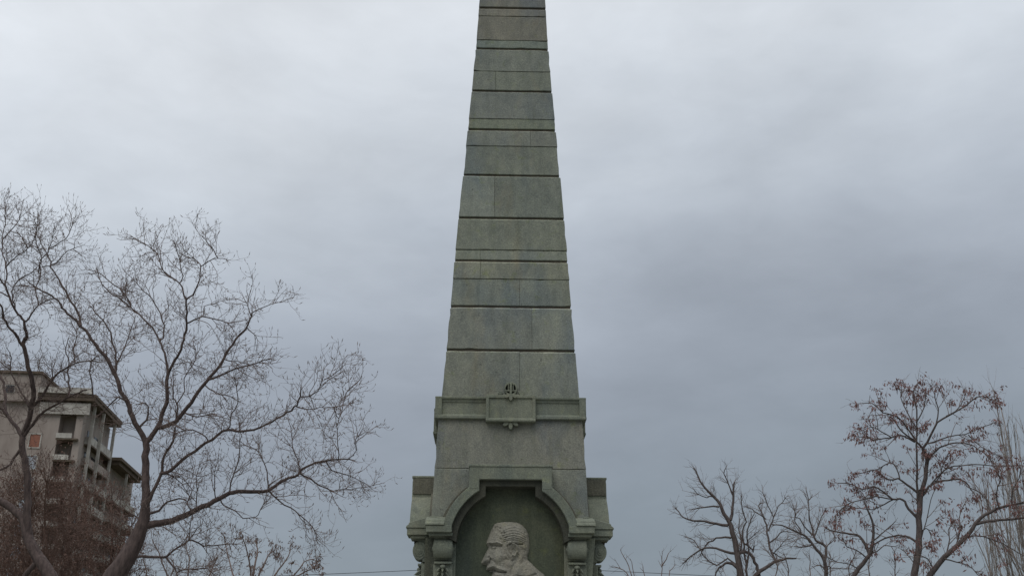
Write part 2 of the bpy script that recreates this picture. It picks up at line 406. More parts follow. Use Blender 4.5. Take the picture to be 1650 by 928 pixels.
finish(bm, 'emblem_shade_disc', S_VOID_SHADE, mon, 0)  # dark disc added as painted shade in the hollows of the emblem
for k in range(4):
    bm = bm_new()
    for an in (-58, 0, 58):
        petal(bm, math.sin(rad(an)) * .03, 5.36, .115 if an == 0 else .10, .03, rad(an), 1.05, 1.125)
    o = finish(bm, 'trefoil_drop', S_MOULD, mon, .005); o.rotation_euler = (0, 0, rad(90 * k))

# arched hoods
ZC = 3.60
def arcpts(r, a0, a1, n=18, zc_=ZC):
    return [(r * math.cos(rad(a0 + (a1 - a0) * i / n)), zc_ + r * math.sin(rad(a0 + (a1 - a0) * i / n))) for i in range(n + 1)]
def hood_outline(ro, kb, kz, ri, ib, iz, zend, zsplit):
    """C-shaped outline: outer from right foot over the key box to left foot, then back inside"""
    aR = math.degrees(math.acos(min(.999, kb / ro)))
    ae = math.degrees(math.asin((zend - ZC) / ro))
    out_ = arcpts(ro, ae, aR) + [(kb, kz), (-kb, kz)] + arcpts(ro, 180 - aR, 180 - ae)
    aI = math.degrees(math.acos(ib / ri)); ai = math.degrees(math.asin(max(-.999, (zsplit - ZC) / ri)))
    inn = arcpts(ri, 180 - ai, 180 - aI) + [(-ib, iz), (ib, iz)] + arcpts(ri, aI, ai)
    return out_ + inn
for k in range(4):
    bm = bm_new()
    prism(bm, hood_outline(.955, .575, 4.665, .835, .435, 4.47, 3.74, 3.74), 1.02, 1.475, k)
    # key box cap fillet
    box(bm, -.585, .585, 1.02, 1.486, 4.642, 4.674, k); 
    for sg in (-1, 1):     # small ears of the key box
        s0, s1 = sorted((sg * .570, sg * .440)); box(bm, s0, s1, 1.03, 1.479, 4.335, 4.60, k)
    hood = finish(bm, 'arched_hood', S_MOULD, mon, .006)
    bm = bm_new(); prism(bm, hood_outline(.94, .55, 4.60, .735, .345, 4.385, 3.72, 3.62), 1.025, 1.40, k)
    finish(bm, 'inner_moulding', S_WORN_SHADE, hood, .006)
    for sg in (1, -1):
        bm = bm_new()
        a_, b_ = (22, 53) if sg > 0 else (158, 127)
        prism(bm, arcpts(1.02, a_, b_) + arcpts(.95, b_, a_), 1.03, 1.135 + .002 * sg, k)
        finish(bm, 'arch_shade_band', S_CHEEK, hood, .004)  # dark band along the arch, its shadow put into the colour
        if k % 2: bm = bm_new(); s0, s1 = sorted((sg * .590, sg * .560)); box(bm, s0, s1, 1.04, 1.468, 4.405, 4.636, k); finish(bm, 'dark_cheek', S_CHEEK, hood, .004)  # darker cheeks, on the side hoods only
    # haunch: fills between arch and shaft corner, sloping weathered top
    for sg in (-1, 1):
        bm = bm_new(); s0, s1 = sorted((sg * .80, sg * 1.15))
        box(bm, s0, s1, 1.02, 1.488, 3.742, 3.835, k)
        sa, sb = sorted((sg * .90, sg * 1.165)); sweep(bm, [(1.02, 3.835), (1.505, 3.835), (1.50, 3.862), (1.47, 3.885), (1.46, 3.912), (1.10, 4.00), (1.02, 4.0)], sa, sb, k)
        s0, s1 = sorted((sg * .79, sg * 1.115)); box(bm, s0, s1, 1.02, 1.44, 3.70, 3.743, k)
        finish(bm, 'impost_block', S_MOULD, mon, .007)
        # console
        bm = bm_new(); c0, c1 = sorted((sg * .795, sg * 1.035))
        pr = [(1.05, 3.70), (1.34, 3.70)]
        pr += [(1.335 - .045 * math.sin(i / 6 * math.pi / 2 * 1.0), 3.70 - .035 * i / 6 - .0) for i in range(1, 6)]
        cn, cz, cr_ = 1.275, 3.545, .128
        pr += [(cn + cr_ * math.cos(rad(80 - 170 * i / 14)), cz + cr_ * math.sin(rad(80 - 170 * i / 14))) for i in range(15)]
        pr += [(1.22, 3.42), (1.22, 3.395), (1.05, 3.395)]
        sweep(bm, pr, c0, c1, k)
        box(bm, c0 + .0, c1 - .0, 1.05, 1.30, 3.345, 3.372, k)
        box(bm, c0 - .012, c1 + .012, 1.05, 1.235, 3.0, 3.345, k)
        con = finish(bm, 'console', S_MOULD, mon, .004)
        # volute eyes on both cheeks + drop ball + leaf below
        for sx in (c0, c1):
            bm = bm_new()
            d_ = -1 if sx == c0 else 1
            for rr, pp in ((.125, .008), (.085, .016), (.05, .024), (.022, .034)):
                pts = [(cn + rr * math.cos(i / 18 * 2 * math.pi), cz + rr * math.sin(i / 18 * 2 * math.pi)) for i in range(18)]
                sweep(bm, pts, sx - d_ * .01, sx + d_ * pp, k)
            finish(bm, 'volute', S_MOULD, con, .003)
        bm = bm_new(); cs = (c0 + c1) / 2
        bmesh.ops.create_uvsphere(bm, u_segments=12, v_segments=8, radius=.034, matrix=Matrix.Translation(fr(cs, 1.27, 3.305, k)) @ Matrix.Diagonal((1.2, 1.2, .9, 1)))
        finish(bm, 'drop_ball', S_MOULD, con, 0, True)
        bm = bm_new()
        for li in range(7):
            zz_ = 3.27 - li * .06; wv = .10 - abs(li - 2) * .008
            for sd_ in (-1, 0, 1):
                tip = (cs + sd_ * wv, 1.33 + .055 * math.cos(sd_), zz_ - .045)
                bs = [(cs + sd_ * wv * .4 - .03, 1.22, zz_ + .03), (cs + sd_ * wv * .4 + .03, 1.22, zz_ + .03), (cs + sd_ * wv * .5, 1.30, zz_ + .015), (cs + sd_ * wv * .4, 1.22, zz_ - .03)]
                v_ = [bm.verts.new(fr(*q, k)) for q in bs] + [bm.verts.new(fr(*tip, k))]
                for f in ((0, 2, 4), (2, 1, 4), (1, 3, 4), (3, 0, 4), (0, 1, 2), (0, 3, 1)): bm.faces.new([v_[i] for i in f])
        finish(bm, 'acanthus_leaf', S_MOULD, con, 0)
    # niche panel
    bm = bm_new()
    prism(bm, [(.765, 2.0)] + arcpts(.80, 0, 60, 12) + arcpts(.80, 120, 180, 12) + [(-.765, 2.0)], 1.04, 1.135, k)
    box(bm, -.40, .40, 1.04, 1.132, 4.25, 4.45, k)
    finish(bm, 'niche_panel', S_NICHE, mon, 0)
# sides of the pedestal that hold niche (jambs), body, plinth, steps (below the picture)
bm = bm_new()
for k in range(4):
    for sg in (-1, 1):
        s0, s1 = sorted((sg * .745, sg * 1.17)); box(bm, s0, s1, 1.0, 1.17, 2.0, 3.71, k)
box(bm, -1.16, 1.16, -1.16, 1.16, 1.2, 2.0)
finish(bm, 'pedestal_body', S_MOULD, mon, .008)
bm = bm_new(); ringsweep(bm, [(1.0, 1.9), (1.42, 1.9), (1.46, 2.02), (1.3, 2.1), (1.0, 2.1)]); ringsweep(bm, [(1.0, .9), (1.5, .9), (1.5, 1.15), (1.25, 1.3), (1.0, 1.3)])
finish(bm, 'plinth_moulding', S_MOULD, mon, .01)
for i, (hw, z0, z1) in enumerate(((2.9, 0, .3), (2.4, .3, .6), (1.9, .6, .9))):
    bm = bm_new(); box(bm, -hw, hw, -hw, hw, z0, z1); finish(bm, 'step', S_MOULD, mon, .02)

# portrait relief : height field inside a profile outline
ol = [(290, 200), (330, 180), (420, 169), (520, 165), (600, 175), (670, 208), (730, 270), (765, 350), (776, 430), (776, 520), (765, 600), (748, 640), (752, 695), (810, 745), (860, 800),
      (920, 850), (980, 895), (1010, 940), (1050, 1010), (1075, 1150), (1080, 1400), (950, 1560), (700, 1640), (480, 1560), (360, 1400), (370, 1230), (380, 1150), (330, 1120), (275, 1110), (238, 1065), (236, 1020), (262, 980), (240, 950), (250, 915), (262, 885),
      (268, 858), (235, 862), (198, 850), (176, 828), (182, 795), (178, 768), (120, 758), (104, 735), (122, 690), (158, 620), (206, 528), (190, 500), (178, 465), (190, 420), (220, 350), (250, 270)]
SC = 8.59
NP = 1.137
def rel(px, py):
    p = P(760 + px / SC, 820 + py / SC, DM - NP - .06); return p.x - CX, p.z
O = np.array([rel(*q) for q in ol])
ax0, az0 = O.min(0) - .02; ax1, az1 = O.max(0) + .02
h_ = .0055
gx = np.arange(ax0, ax1, h_); gz = np.arange(az0, az1, h_)
GX, GZ = np.meshgrid(gx, gz)
def seg_dist(GX, GZ, A, B):
    ab = B - A; t = ((GX - A[0]) * ab[0] + (GZ - A[1]) * ab[1]) / (ab @ ab + 1e-12); t = np.clip(t, 0, 1)
    return np.hypot(GX - A[0] - t * ab[0], GZ - A[1] - t * ab[1])
D = np.full(GX.shape, 9.); inside = np.zeros(GX.shape, bool)
for i in range(len(O)):
    A, B = O[i], O[(i + 1) % len(O)]; D = np.minimum(D, seg_dist(GX, GZ, A, B))
    c = ((A[1] > GZ) != (B[1] > GZ)) & (GX < (B[0] - A[0]) * (GZ - A[1]) / (B[1] - A[1] + 1e-12) + A[0]); inside ^= c
H = np.where(inside, .062 * (1 - np.exp(-D / .030)) + .05 * (1 - np.exp(-D / .16)), 0)
def gl(px, py): return np.array(rel(px, py))
def stroke(pts, wdt, amp):
    global H
    pp = [gl(*q) for q in pts]; d = np.full(GX.shape, 9.)
    for A, B in zip(pp[:-1], pp[1:]): d = np.minimum(d, seg_dist(GX, GZ, A, B))
    H = H + np.where(inside, amp * np.exp(-(d / wdt) ** 2), 0)
def blob(px, py, rx, rz_, amp, ang=0):
    global H
    c = gl(px, py); dx, dz = GX - c[0], GZ - c[1]; ca, sa = math.cos(rad(ang)), math.sin(rad(ang))
    x = dx * ca + dz * sa; z = -dx * sa + dz * ca
    H = H + np.where(inside, amp * np.exp(-((x / rx) ** 2 + (z / rz_) ** 2)), 0)
blob(520, 330, .22, .18, .045)                               # skull
blob(350, 650, .07, .07, .028)                               # cheek
stroke([(190, 462), (260, 470), (330, 462), (385, 488)], .012, .024)      # brow
stroke([(240, 500), (300, 510), (380, 515)], .016, -.030)    # socket
stroke([(245, 520), (255, 560)], .010, -.022); blob(290, 530, .022, .014, .020)   # eye
stroke([(215, 660), (240, 700), (215, 745)], .008, -.022); blob(180, 705, .03, .026, .018)      # nostril
stroke([(240, 690), (310, 745), (340, 800)], .012, -.010)    # cheek fold
stroke([(180, 805), (280, 790), (370, 830), (430, 850)], .022, .028)      # moustache
stroke([(200, 842), (280, 838), (350, 872), (450, 880)], .009, -.036)
stroke([(280, 900), (380, 910), (440, 960)], .03, .012)
stroke([(450, 690), (540, 722), (560, 700)], .014, -.018)    # jaw angle
stroke([(455, 620), (500, 690)], .012, -.012)
stroke([(610, 640), (580, 740), (540, 800), (520, 900)], .022, -.014)
stroke([(660, 660), (620, 780), (600, 900)], .03, .014)
stroke([(480, 500), (500, 470), (560, 478), (600, 520), (605, 590), (570, 650), (540, 640)], .012, .034)   # ear rim
stroke([(470, 520), (500, 600), (540, 650)], .010, -.018); blob(545, 570, .022, .035, -.024)
stroke([(470, 505), (540, 470), (610, 492), (680, 485)], .008, -.036)
for i, (yy, am) in enumerate(((455, .9), (430, 1), (400, .9), (365, .8), (330, .6), (290, .5), (250, .5), (215, .4))):
    pts = [(400 + i * 6, yy + 8), (480, yy - 14 + (i % 2) * 8), (560, yy - 22), (640, yy - 8), (720, yy + 20 + i * 4)]
    stroke(pts, .0065, -.009 * am); stroke([(a, b_ - 13) for a, b_ in pts], .0065, .006 * am)
for a, b_ in ((300, 260), (330, 250), (360, 300), (390, 340), (410, 380), (380, 420), (430, 340), (450, 400), (370, 270), (420, 300)):
    blob(a, b_, .014, .011, rnd.choice((-.022, .018)))
for i in range(9): stroke([(625 + i * 12, 520 + i * 5), (640 + i * 12, 600)], .005, -.010)
stroke([(760, 700), (820, 800), (900, 900), (980, 1000)], .03, .02); stroke([(620, 930), (700, 960), (860, 900)], .014, -.02)
for j in range(GX.shape[0]):
    for i in range(0, GX.shape[1]):
        if inside[j, i]:
            v_ = Vector((GX[j, i] * 22, 3.3, GZ[j, i] * 22)); H[j, i] += .006 * noise.noise(v_) + .005 * noise.noise(v_ * 2.6) + .0022 * noise.noise(v_ * 5.5)
keep = inside | (D < h_ * 1.5)
idm = -np.ones(GX.shape, int); ids = np.argwhere(keep); idm[keep] = np.arange(len(ids))
V = [(GX[j, i], -(NP - .01 + (H[j, i] + .01 if inside[j, i] else 0)), GZ[j, i]) for j, i in ids]
q = []
for j in range(GX.shape[0] - 1):
    for i in range(GX.shape[1] - 1):
        s_ = (idm[j, i], idm[j, i + 1], idm[j + 1, i + 1], idm[j + 1, i])
        if min(s_) >= 0: q.append(s_)
o = link('portrait_relief', mesh_np('portrait_relief', V, q), S_RELIEF, mon, True)
o['label'] = 'pale carved head of a man in left profile'

# ------------------------------------------------------------------ apartment building
BD = 125.0
m, t_, b = newmat('render_wall'); t_.links.new(rmp(t_, tex(t_, .5, 6, .6, (1, 1, .4)), [(.3, (.25, .205, .18)), (.7, (.40, .345, .305))]), b.inputs['Base Color']); WALL = m
m, t_, b = newmat('concrete_trim'); t_.links.new(rmp(t_, tex(t_, 1.2, 5, .6), [(.3, (.30, .275, .245)), (.7, (.55, .52, .47))]), b.inputs['Base Color']); TRIM = m
m, t_, b = newmat('dark_eaves'); t_.links.new(rmp(t_, tex(t_, 1.2, 5, .6), [(.3, (.10, .075, .055)), (.7, (.16, .125, .095))]), b.inputs['Base Color']); EAVE = m
m, t_, b = newmat('window_glass', .15); t_.links.new(rmp(t_, tex(t_, 2, 3), [(.3, (.30, .33, .37)), (.7, (.45, .48, .52))]), b.inputs['Base Color']); GLASS = m
m, t_, b = newmat('dark_glass', .1); t_.links.new(rmp(t_, tex(t_, 2, 3), [(.3, (.03, .03, .035)), (.7, (.06, .06, .065))]), b.inputs['Base Color']); DGLASS = m
m, t_, b = newmat('terracotta_shutter'); t_.links.new(rmp(t_, tex(t_, 3, 3, .5, (1, 1, 8)), [(.3, (.22, .095, .065)), (.7, (.33, .15, .105))]), b.inputs['Base Color']); SHUT = m
cpt = P(150, 636, BD)
bld = thing('apartment_building', 'high-rise apartment block with stacked balconies behind the bare trees at left', 'building', (cpt.x, BD, 0), rad(6))
HT = cpt.z
def bb(bm, x0, x1, y0, y1, z0, z1):
    vs = [bm.verts.new((x, y, z)) for z in (z0, z1) for x, y in ((x0, y0), (x1, y0), (x1, y1), (x0, y1))]
    for f in ((3, 2, 1, 0), (4, 5, 6, 7), (0, 1, 5, 4), (1, 2, 6, 5), (2, 3, 7, 6), (3, 0, 4, 7)): bm.faces.new([vs[i] for i in f])
FL = 2.6
bm = bm_new()
bb(bm, -22, -3.4, 0, 11.5, 0, HT - 1.2)         # main body; loggia strip sits at the corner
bb(bm, -3.4, -.8, 1.6, 12.6, 0, HT - 1.2); bb(bm, -1.5, -.7, .0, 1.55, 0, HT - 1.2)
bb(bm, -22, -.2, 12.6, 26, 0, HT - 5.9)         # lower rear wing
finish(bm, 'wall', WALL, bld, 0)
bm = bm_new(); bb(bm, -22, -6.2, -.6, 9, HT - 1.2, HT + 2.2); finish(bm, 'penthouse_wall', WALL, bld, 0)
for wx in (-9.6, -14.0):
    bm = bm_new(); bb(bm, wx - .6, wx + .6, -.66, -.5, HT - .3, HT + .8); wf = finish(bm, 'window', TRIM, bld, 0)
    bm = bm_new(); bb(bm, wx - .48, wx + .48, -.70, -.6, HT - .2, HT + .7); finish(bm, 'pane', DGLASS, wf, 0)
for (x_, y_, z0_, z1_) in ((-8, 3, HT + 2.5, HT + 5.2), (-12, 5, HT + 2.5, HT + 4.6), (-2.5, 4, HT - .15, HT + 1.6)):
    bm = bm_new(); bb(bm, x_ - .04, x_ + .04, y_ - .04, y_ + .04, z0_, z1_); bb(bm, x_ - .6, x_ + .6, y_ - .03, y_ + .03, z1_ - .5, z1_ - .44); bb(bm, x_ - .4, x_ + .4, y_ - .03, y_ + .03, z1_ - .2, z1_ - .15); finish(bm, 'antenna', EAVE, bld, 0)
bm = bm_new(); bb(bm, -22.3, -6.0, -.9, 9.3, HT + 2.2, HT + 2.5); finish(bm, 'penthouse_roof', EAVE, bld, 0)
bm = bm_new(); bb(bm, -6.2, .6, -.8, 13.0, HT - .5, HT - .15); bb(bm, -5.9, .5, -.7, 12.8, HT - .95, HT - .5); finish(bm, 'roof_slab', EAVE, bld, 0)
bm = bm_new(); bb(bm, -6.2, .2, -1.05, -.85, HT - .15, HT + .55); bb(bm, -5.9, .0, -.4, -.2, HT - 2.6, HT - 1.2); finish(bm, 'roof_parapet', TRIM, bld, 0)
bm = bm_new(); bb(bm, -2, 1.6, 11.0, 24.5, HT - 5.7, HT - 5.3); bb(bm, -2, 1.3, 11.4, 24.0, HT - 6.2, HT - 5.7); finish(bm, 'lower_roof_slab', EAVE, bld, 0)
nf = int((HT - 3) / FL)
for f in range(nf):
    zt = HT - 3.3 - f * FL
    if zt < 2: break
    if f < 7:
        # front windows
        for wi, wx in enumerate((-5.9, -11.2, -16.4)):
            bm = bm_new()
            for (a0, a1, b0, b1) in ((-.85, -.7, -1, .85), (.7, .85, -1, .85), (-.7, .7, .7, .85), (-.7, .7, -1, -.85)):
                bb(bm, wx + a0 * .85, wx + a1 * .85, -.08, .1, zt - 2.5 + b0, zt - 2.5 + b1)
            wf = finish(bm, 'window', TRIM, bld, 0)
            bm = bm_new(); bb(bm, wx - .6, wx + .6, -.03, .05, zt - 3.35, zt - 1.8)
            finish(bm, 'pane', SHUT if (wi == 0 and f == 0) else GLASS, wf, 0)
    # corner loggia on the front: slab + pale parapet + column
    bm = bm_new(); bb(bm, -3.4, -.9, -.5, 1.6, zt - FL + .15, zt - FL + .35)
    finish(bm, 'loggia_slab', EAVE, bld, 0)
    bm = bm_new(); bb(bm, -3.4, -1.6, -.55, -.4, zt - FL + .35, zt - FL + .95); finish(bm, 'loggia_parapet', TRIM, bld, 0)
    # side balconies
    for (y0, y1, xo, lim) in ((2.2, 5.0, 0.0, HT - 3), (5.3, 10.6, 0.3, HT - 3), (12.0, 17.0, 1.0, HT - 8), (17.6, 23.5, 1.2, HT - 8)):
        if zt > lim + 1.5: continue
        bm = bm_new(); bb(bm, -1.6, xo, y0, y1, zt - FL + .1, zt - FL + .3); bal = finish(bm, 'balcony', EAVE, bld, 0)
        bm = bm_new(); bb(bm, xo - .12, xo, y0, y1, zt - FL + .3, zt - FL + 1.2); bb(bm, -1.6, xo - .12, y0, y0 + .12, zt - FL + .3, zt - FL + 1.2)
        finish(bm, 'balcony_parapet', TRIM if (f + int(y0)) % 3 else WALL, bal, 0)
        bm = bm_new(); bb(bm, (-.3 if y0 > 12 else -.9), (-.15 if y0 > 12 else -.75), y0 + .6, y1 - .6, zt - FL + .3, zt - .5); finish(bm, 'balcony_door', DGLASS, bal, 0)
bm = bm_new()
for y0, xo in ((1.9, 0.05), (5.05, .35), (10.8, .35)): bb(bm, xo - .35, xo, y0, y0 + .28, 0, HT - 1)
for y0, xo in ((17.2, 1.1),): bb(bm, xo - .3, xo, y0, y0 + .28, 0, HT - 6.2)
finish(bm, 'balcony_column', TRIM, bld, 0)

# ------------------------------------------------------------------ trees
def smooth_path(pts, step):
    """Catmull-Rom through Vector pts (with radius as 4th) -> list"""
    P_ = [np.array(p) for p in pts]; out_ = []
    P_ = [2 * P_[0] - P_[1]] + P_ + [2 * P_[-1] - P_[-2]]
    for i in range(1, len(P_) - 2):
        p0, p1, p2, p3 = P_[i - 1:i + 3]; ln = np.linalg.norm((p2 - p1)[:3]); n = max(2, int(ln / step))
        for j in range(n):
            t = j / n
            out_.append(.5 * ((2 * p1) + (-p0 + p2) * t + (2 * p0 - 5 * p1 + 4 * p2 - p3) * t * t + (-p0 + 3 * p1 - 3 * p2 + p3) * t ** 3))
    out_.append(P_[-2]); return np.array(out_)

class Tree:
    def __init__(s, d, seed, sp):
        s.d = d; s.r = random.Random(seed); s.sp = sp; s.limbs = Tubes(); s.tw = Tubes(); s.bud = Tubes(); s.lv = Leaves(); s.known = []; s.nt = 0
        s.paths = []; s.tips = []
    def limb(s, pts, w0, w1, spread=.5, twigs=1.0, k=8, first_free=False):
        """pts traced in the photograph, at this tree's own distance, wandering in depth"""
        r = s.r
        if s.known and not first_free:
            u0, v0 = pts[0]; q = min(s.known, key=lambda q: (q[0] - u0) ** 2 + (q[1] - v0) ** 2); off = q[2]
        else: off = 0.0
        L_ = 0; sl = r.uniform(-1, 1) * spread; out_ = []; n = len(pts)
        for i, (u, v) in enumerate(pts):
            if i: 
                dl = math.hypot(u - pts[i - 1][0], v - pts[i - 1][1]) * s.d / F; off += sl * dl; sl += r.uniform(-.25, .25) * spread
            p = P(u, v, s.d + off); wpx = w0 + (w1 - w0) * (i / max(1, n - 1)) ** .8
            out_.append((p.x, p.y, p.z, wpx * .5 * s.d / F)); s.known.append((u, v, off))
            if i:   # denser record for attachments
                pu, pv = pts[i - 1]; po = s.known[-2][2] if len(s.known) > 1 else off
                last = s.known[-1]
                for t in (.25, .5, .75): s.known.insert(-1, (pu + (u - pu) * t, pv + (v - pv) * t, po + (off - po) * t))
        pa = smooth_path(out_, s.sp.get('step', .12))
        jt = s.sp.get('jit', .006)
        for i in range(1, len(pa) - 1): pa[i, :3] += np.array([r.gauss(0, jt) for _ in range(3)])
        s.limbs.add(pa[:, :3], np.maximum(pa[:, 3], .003), k)
        if twigs > 0: s.paths.append((pa, twigs))
    def branch(s, p, d, ln, r0, lvl):
        sp, r = s.sp, s.r; n = max(3, int(ln / sp['seg'][lvl])); pts = [p.copy()]; d = d.copy()
        for i in range(n):
            d = d + np.array([r.gauss(0, 1), r.gauss(0, 1), r.gauss(0, 1)]) * sp['wob'][lvl] + np.array([0, 0, sp['up'][lvl]])
            d /= np.linalg.norm(d); pts.append(pts[-1] + d * ln / n)
        pts = np.array(pts); rs = np.linspace(r0, r0 * .45, n + 1)
        s.tw.add(pts, rs, 3 if lvl else 4); s.nt += 1
        if lvl < sp['levels'] - 1:
            m_ = max(1, int(round(ln * sp['dens'][lvl] * r.uniform(.7, 1.3))))
            for q_ in range(m_):
                t = r.uniform(.12, 1.0); i = min(n - 1, int(t * n)); bp = pts[i] + (pts[i + 1] - pts[i]) * (t * n - i)
                dd = pts[i + 1] - pts[i]; dd = dd / np.linalg.norm(dd); pr_ = np.array([r.gauss(0, 1) for _ in range(3)]); pr_ -= dd * (pr_ @ dd); pr_ /= np.linalg.norm(pr_)
                a = rad(r.uniform(*sp['ang'])); nd = dd * math.cos(a) + pr_ * math.sin(a)
                s.branch(bp, nd, sp['len'][lvl + 1] * r.uniform(.5, 1.3), max(sp['rmin'], r0 * .62), lvl + 1)
        s.tips.append((pts[-1], d, lvl))
        if lvl == sp['levels'] - 1 and r.random() < sp.get('bud', 0):
            e = pts[-1]; dd = d + np.array([0, 0, .8]); dd /= np.linalg.norm(dd); bl = r.uniform(.035, .085)
            s.bud.add(np.array([e, e + dd * bl * .4, e + dd * bl]), [sp['rmin'] * .8, sp.get('budr', .006), .0012], 4)
    def grow(s):
        sp, r = s.sp, s.r
        for pa, tw in s.paths:
            seg = np.linalg.norm(np.diff(pa[:, :3], axis=0), axis=1); tot = seg.sum(); cnt = int(tot * sp['perm'] * tw)
            cum = np.concatenate([[0], np.cumsum(seg)])
            for _ in range(cnt):
                t = (r.random() ** .8) * tot; i = min(len(seg) - 1, int(np.searchsorted(cum, t)) - 1 if t > 0 else 0); i = max(0, i)
                f_ = (t - cum[i]) / max(seg[i], 1e-6); p = pa[i, :3] * (1 - f_) + pa[i + 1, :3] * f_
                if pa[i, 3] > sp.get('maxr', .09) and r.random() < .8: continue
                dd = pa[i + 1, :3] - pa[i, :3]; dd /= np.linalg.norm(dd)
                pr_ = np.array([r.gauss(0, 1) for _ in range(3)]); pr_ -= dd * (pr_ @ dd); pr_ /= np.linalg.norm(pr_)
                a = rad(r.uniform(*sp['ang'])); nd = dd * math.cos(a) + pr_ * math.sin(a)
                s.branch(p, nd, sp['len'][0] * r.uniform(.35, 1.25) * (1 - .6 * (t / tot) ** 2), sp['r0'] * r.uniform(.7, 1.2), 0)
            # tip continues
            dd = pa[-1, :3] - pa[-3, :3]; dd /= np.linalg.norm(dd)
            for _ in range(2): s.branch(pa[-1, :3], dd + np.array([r.gauss(0, .3) for _ in range(3)]), sp['len'][0] * .22, sp['r0'] * .7, 0)
    def clusters(s, prob, n, size, ln, wd, lv=None, rad_=None):
        r = s.r; s.cl = getattr(s, 'cl', [])
        for e, d, lvl in s.tips:
            if lv is not None and lvl not in lv: continue
            if r.random() > prob: continue
            k = int(n * r.uniform(.5, 1.4)); i0 = s.lv.n
            for _ in range(k):
                o_ = np.array([r.gauss(0, size), r.gauss(0, size), r.gauss(-size * .5, size * .7)])
                dd = np.array([r.gauss(0, .5), r.gauss(0, .5), -1 + r.gauss(0, .5)]); dd /= np.linalg.norm(dd)
                sd_ = np.cross(dd, np.array([r.gauss(0, 1), r.gauss(0, 1), .1])); sd_ /= np.linalg.norm(sd_) + 1e-9
                s.lv.add(e + o_, dd, sd_, ln * r.uniform(.6, 1.3), wd * r.uniform(.7, 1.3))
            s.cl.append((i0, s.lv.n, e))
    def finish(s, name, label, base_px, bark_, twig_, leafm=None, group=None, leafname='dry_leaves'):
        g = P(base_px[0], base_px[1], s.d); root = thing(name, label, 'tree', (g.x, g.y, 0), 0, group)
        objs = [s.limbs.build('trunk', bark_, root), s.tw.build('crown', twig_, root)]
        if s.bud.V: objs.append(s.bud.build('buds', twig_, root))
        if s.lv.n and leafname != 'seed_clusters': o = s.lv.build(leafname, leafm, root); o['kind'] = 'stuff'; objs.append(o)
        elif s.lv.n:      # each hanging cluster is a part of its own, the smallest surplus in one mesh
            def seen(e):
                dx, dy, dz = e[0], e[1], e[2] - EYE; fw = dy * math.cos(PITCH) + dz * math.sin(PITCH); up = -dy * math.sin(PITCH) + dz * math.cos(PITCH)
                return abs(dx / fw) < .485 and -.273 < up / fw < .28
            cl = sorted(s.cl, key=lambda c: (not seen(c[2]), c[0] - c[1])); Vv = np.array(s.lv.V); rest = []
            for q_, (a_, b_, _e) in enumerate(cl):
                if q_ < 98 and seen(_e): objs.append(link('seed_cluster', mesh_np('seed_cluster', Vv[a_ * 4:b_ * 4], np.arange((b_ - a_) * 4).reshape(-1, 4)), leafm, root))
                else: rest.append(Vv[a_ * 4:b_ * 4])
            if rest: rest = np.concatenate(rest); o = link('seed_clusters', mesh_np('seed_clusters', rest, np.arange(len(rest)).reshape(-1, 4)), leafm, root); o['kind'] = 'stuff'; objs.append(o)
        inv = Matrix.Translation((-g.x, -g.y, 0))
        for o in objs:
            if o: o.data.transform(inv)
        print(name, 'twigs', s.nt, 'leaves', s.lv.n)
        return root

fine = dict(levels=3, seg=[.09, .06, .04], wob=[.16, .20, .22], up=[.03, .05, .10], dens=[6.5, 9, 0], len=[.68, .33, .14], ang=(28, 75),
            rmin=.0027, r0=.0064, perm=11.0, bud=.65, budr=.0068, step=.10, jit=.008, maxr=.07)
# --- big bare tree, left of the obelisk
T = Tree(18.0, 11, fine)
T.limb([(120, 1150), (150, 1020), (178, 940), (205, 897), (222, 865), (231, 840), (234, 818)], 46, 15, 0, 0, 12)
T.limb([(234, 818), (235, 790), (234, 760), (234, 735), (235, 713)], 14, 10.5, 0, .15, 10)
T.limb([(235, 713), (223, 690), (213, 672), (208, 655), (200, 640), (192, 620), (184, 600), (176, 583), (166, 570), (155, 558), (148, 546), (140, 534), (130, 525), (115, 511), (104, 500), (98, 490), (88, 480), (75, 472), (60, 464), (48, 457)], 9.5, 2, .3)
T.limb([(130, 525), (128, 510), (120, 493), (108, 475), (100, 460), (91, 443), (83, 430), (79, 415), (72, 402), (64, 385)], 4.5, 1.5)
T.limb([(186, 600), (188, 575), (180, 545), (176, 530), (165, 515), (155, 505), (147, 494)], 4, 1.5)
T.limb([(186, 590), (200, 560), (210, 535), (218, 510)], 2.5, 1.2)
T.limb([(223, 690), (237, 676), (239, 660), (234, 650), (222, 651)], 4, 1.5)
T.limb([(207, 650), (192, 640), (175, 655), (160, 668)], 3, 1.5)
T.limb([(235, 713), (245, 700), (254, 688), (261, 669), (268, 648), (270, 626), (271, 601)], 9, 5.5, .3)
T.limb([(271, 601), (269, 586), (265, 568), (258, 550), (249, 534), (232, 514), (211, 496), (194, 483), (180, 474), (165, 458), (158, 440)], 4.5, 1.6)
T.limb([(211, 496), (206, 481), (197, 469), (180, 456), (160, 440), (148, 436)], 3, 1.3)
T.limb([(258, 550), (263, 543), (264, 524), (258, 505), (249, 488), (239, 476), (226, 463), (215, 450)], 3.2, 1.3)
T.limb([(271, 601), (282, 581), (288, 571), (294, 554), (298, 540), (301, 521), (301, 502), (300, 483)], 4.8, 3)
T.limb([(300, 483), (296, 471), (289, 457), (275, 446), (261, 433), (256, 415), (249, 403), (232, 393), (211, 381)], 3, 1.2)
T.limb([(289, 457), (295, 445), (290, 425), (286, 410), (282, 395)], 2, 1.2)
T.limb([(300, 483), (310, 476), (320, 457), (323, 441), (323, 426), (313, 418), (298, 413)], 3, 1.2)
T.limb([(323, 430), (336, 422), (351, 416), (364, 418)], 2, 1.1)
T.limb([(351, 416), (345, 404), (335, 395), (331, 378)], 1.8, 1.0)
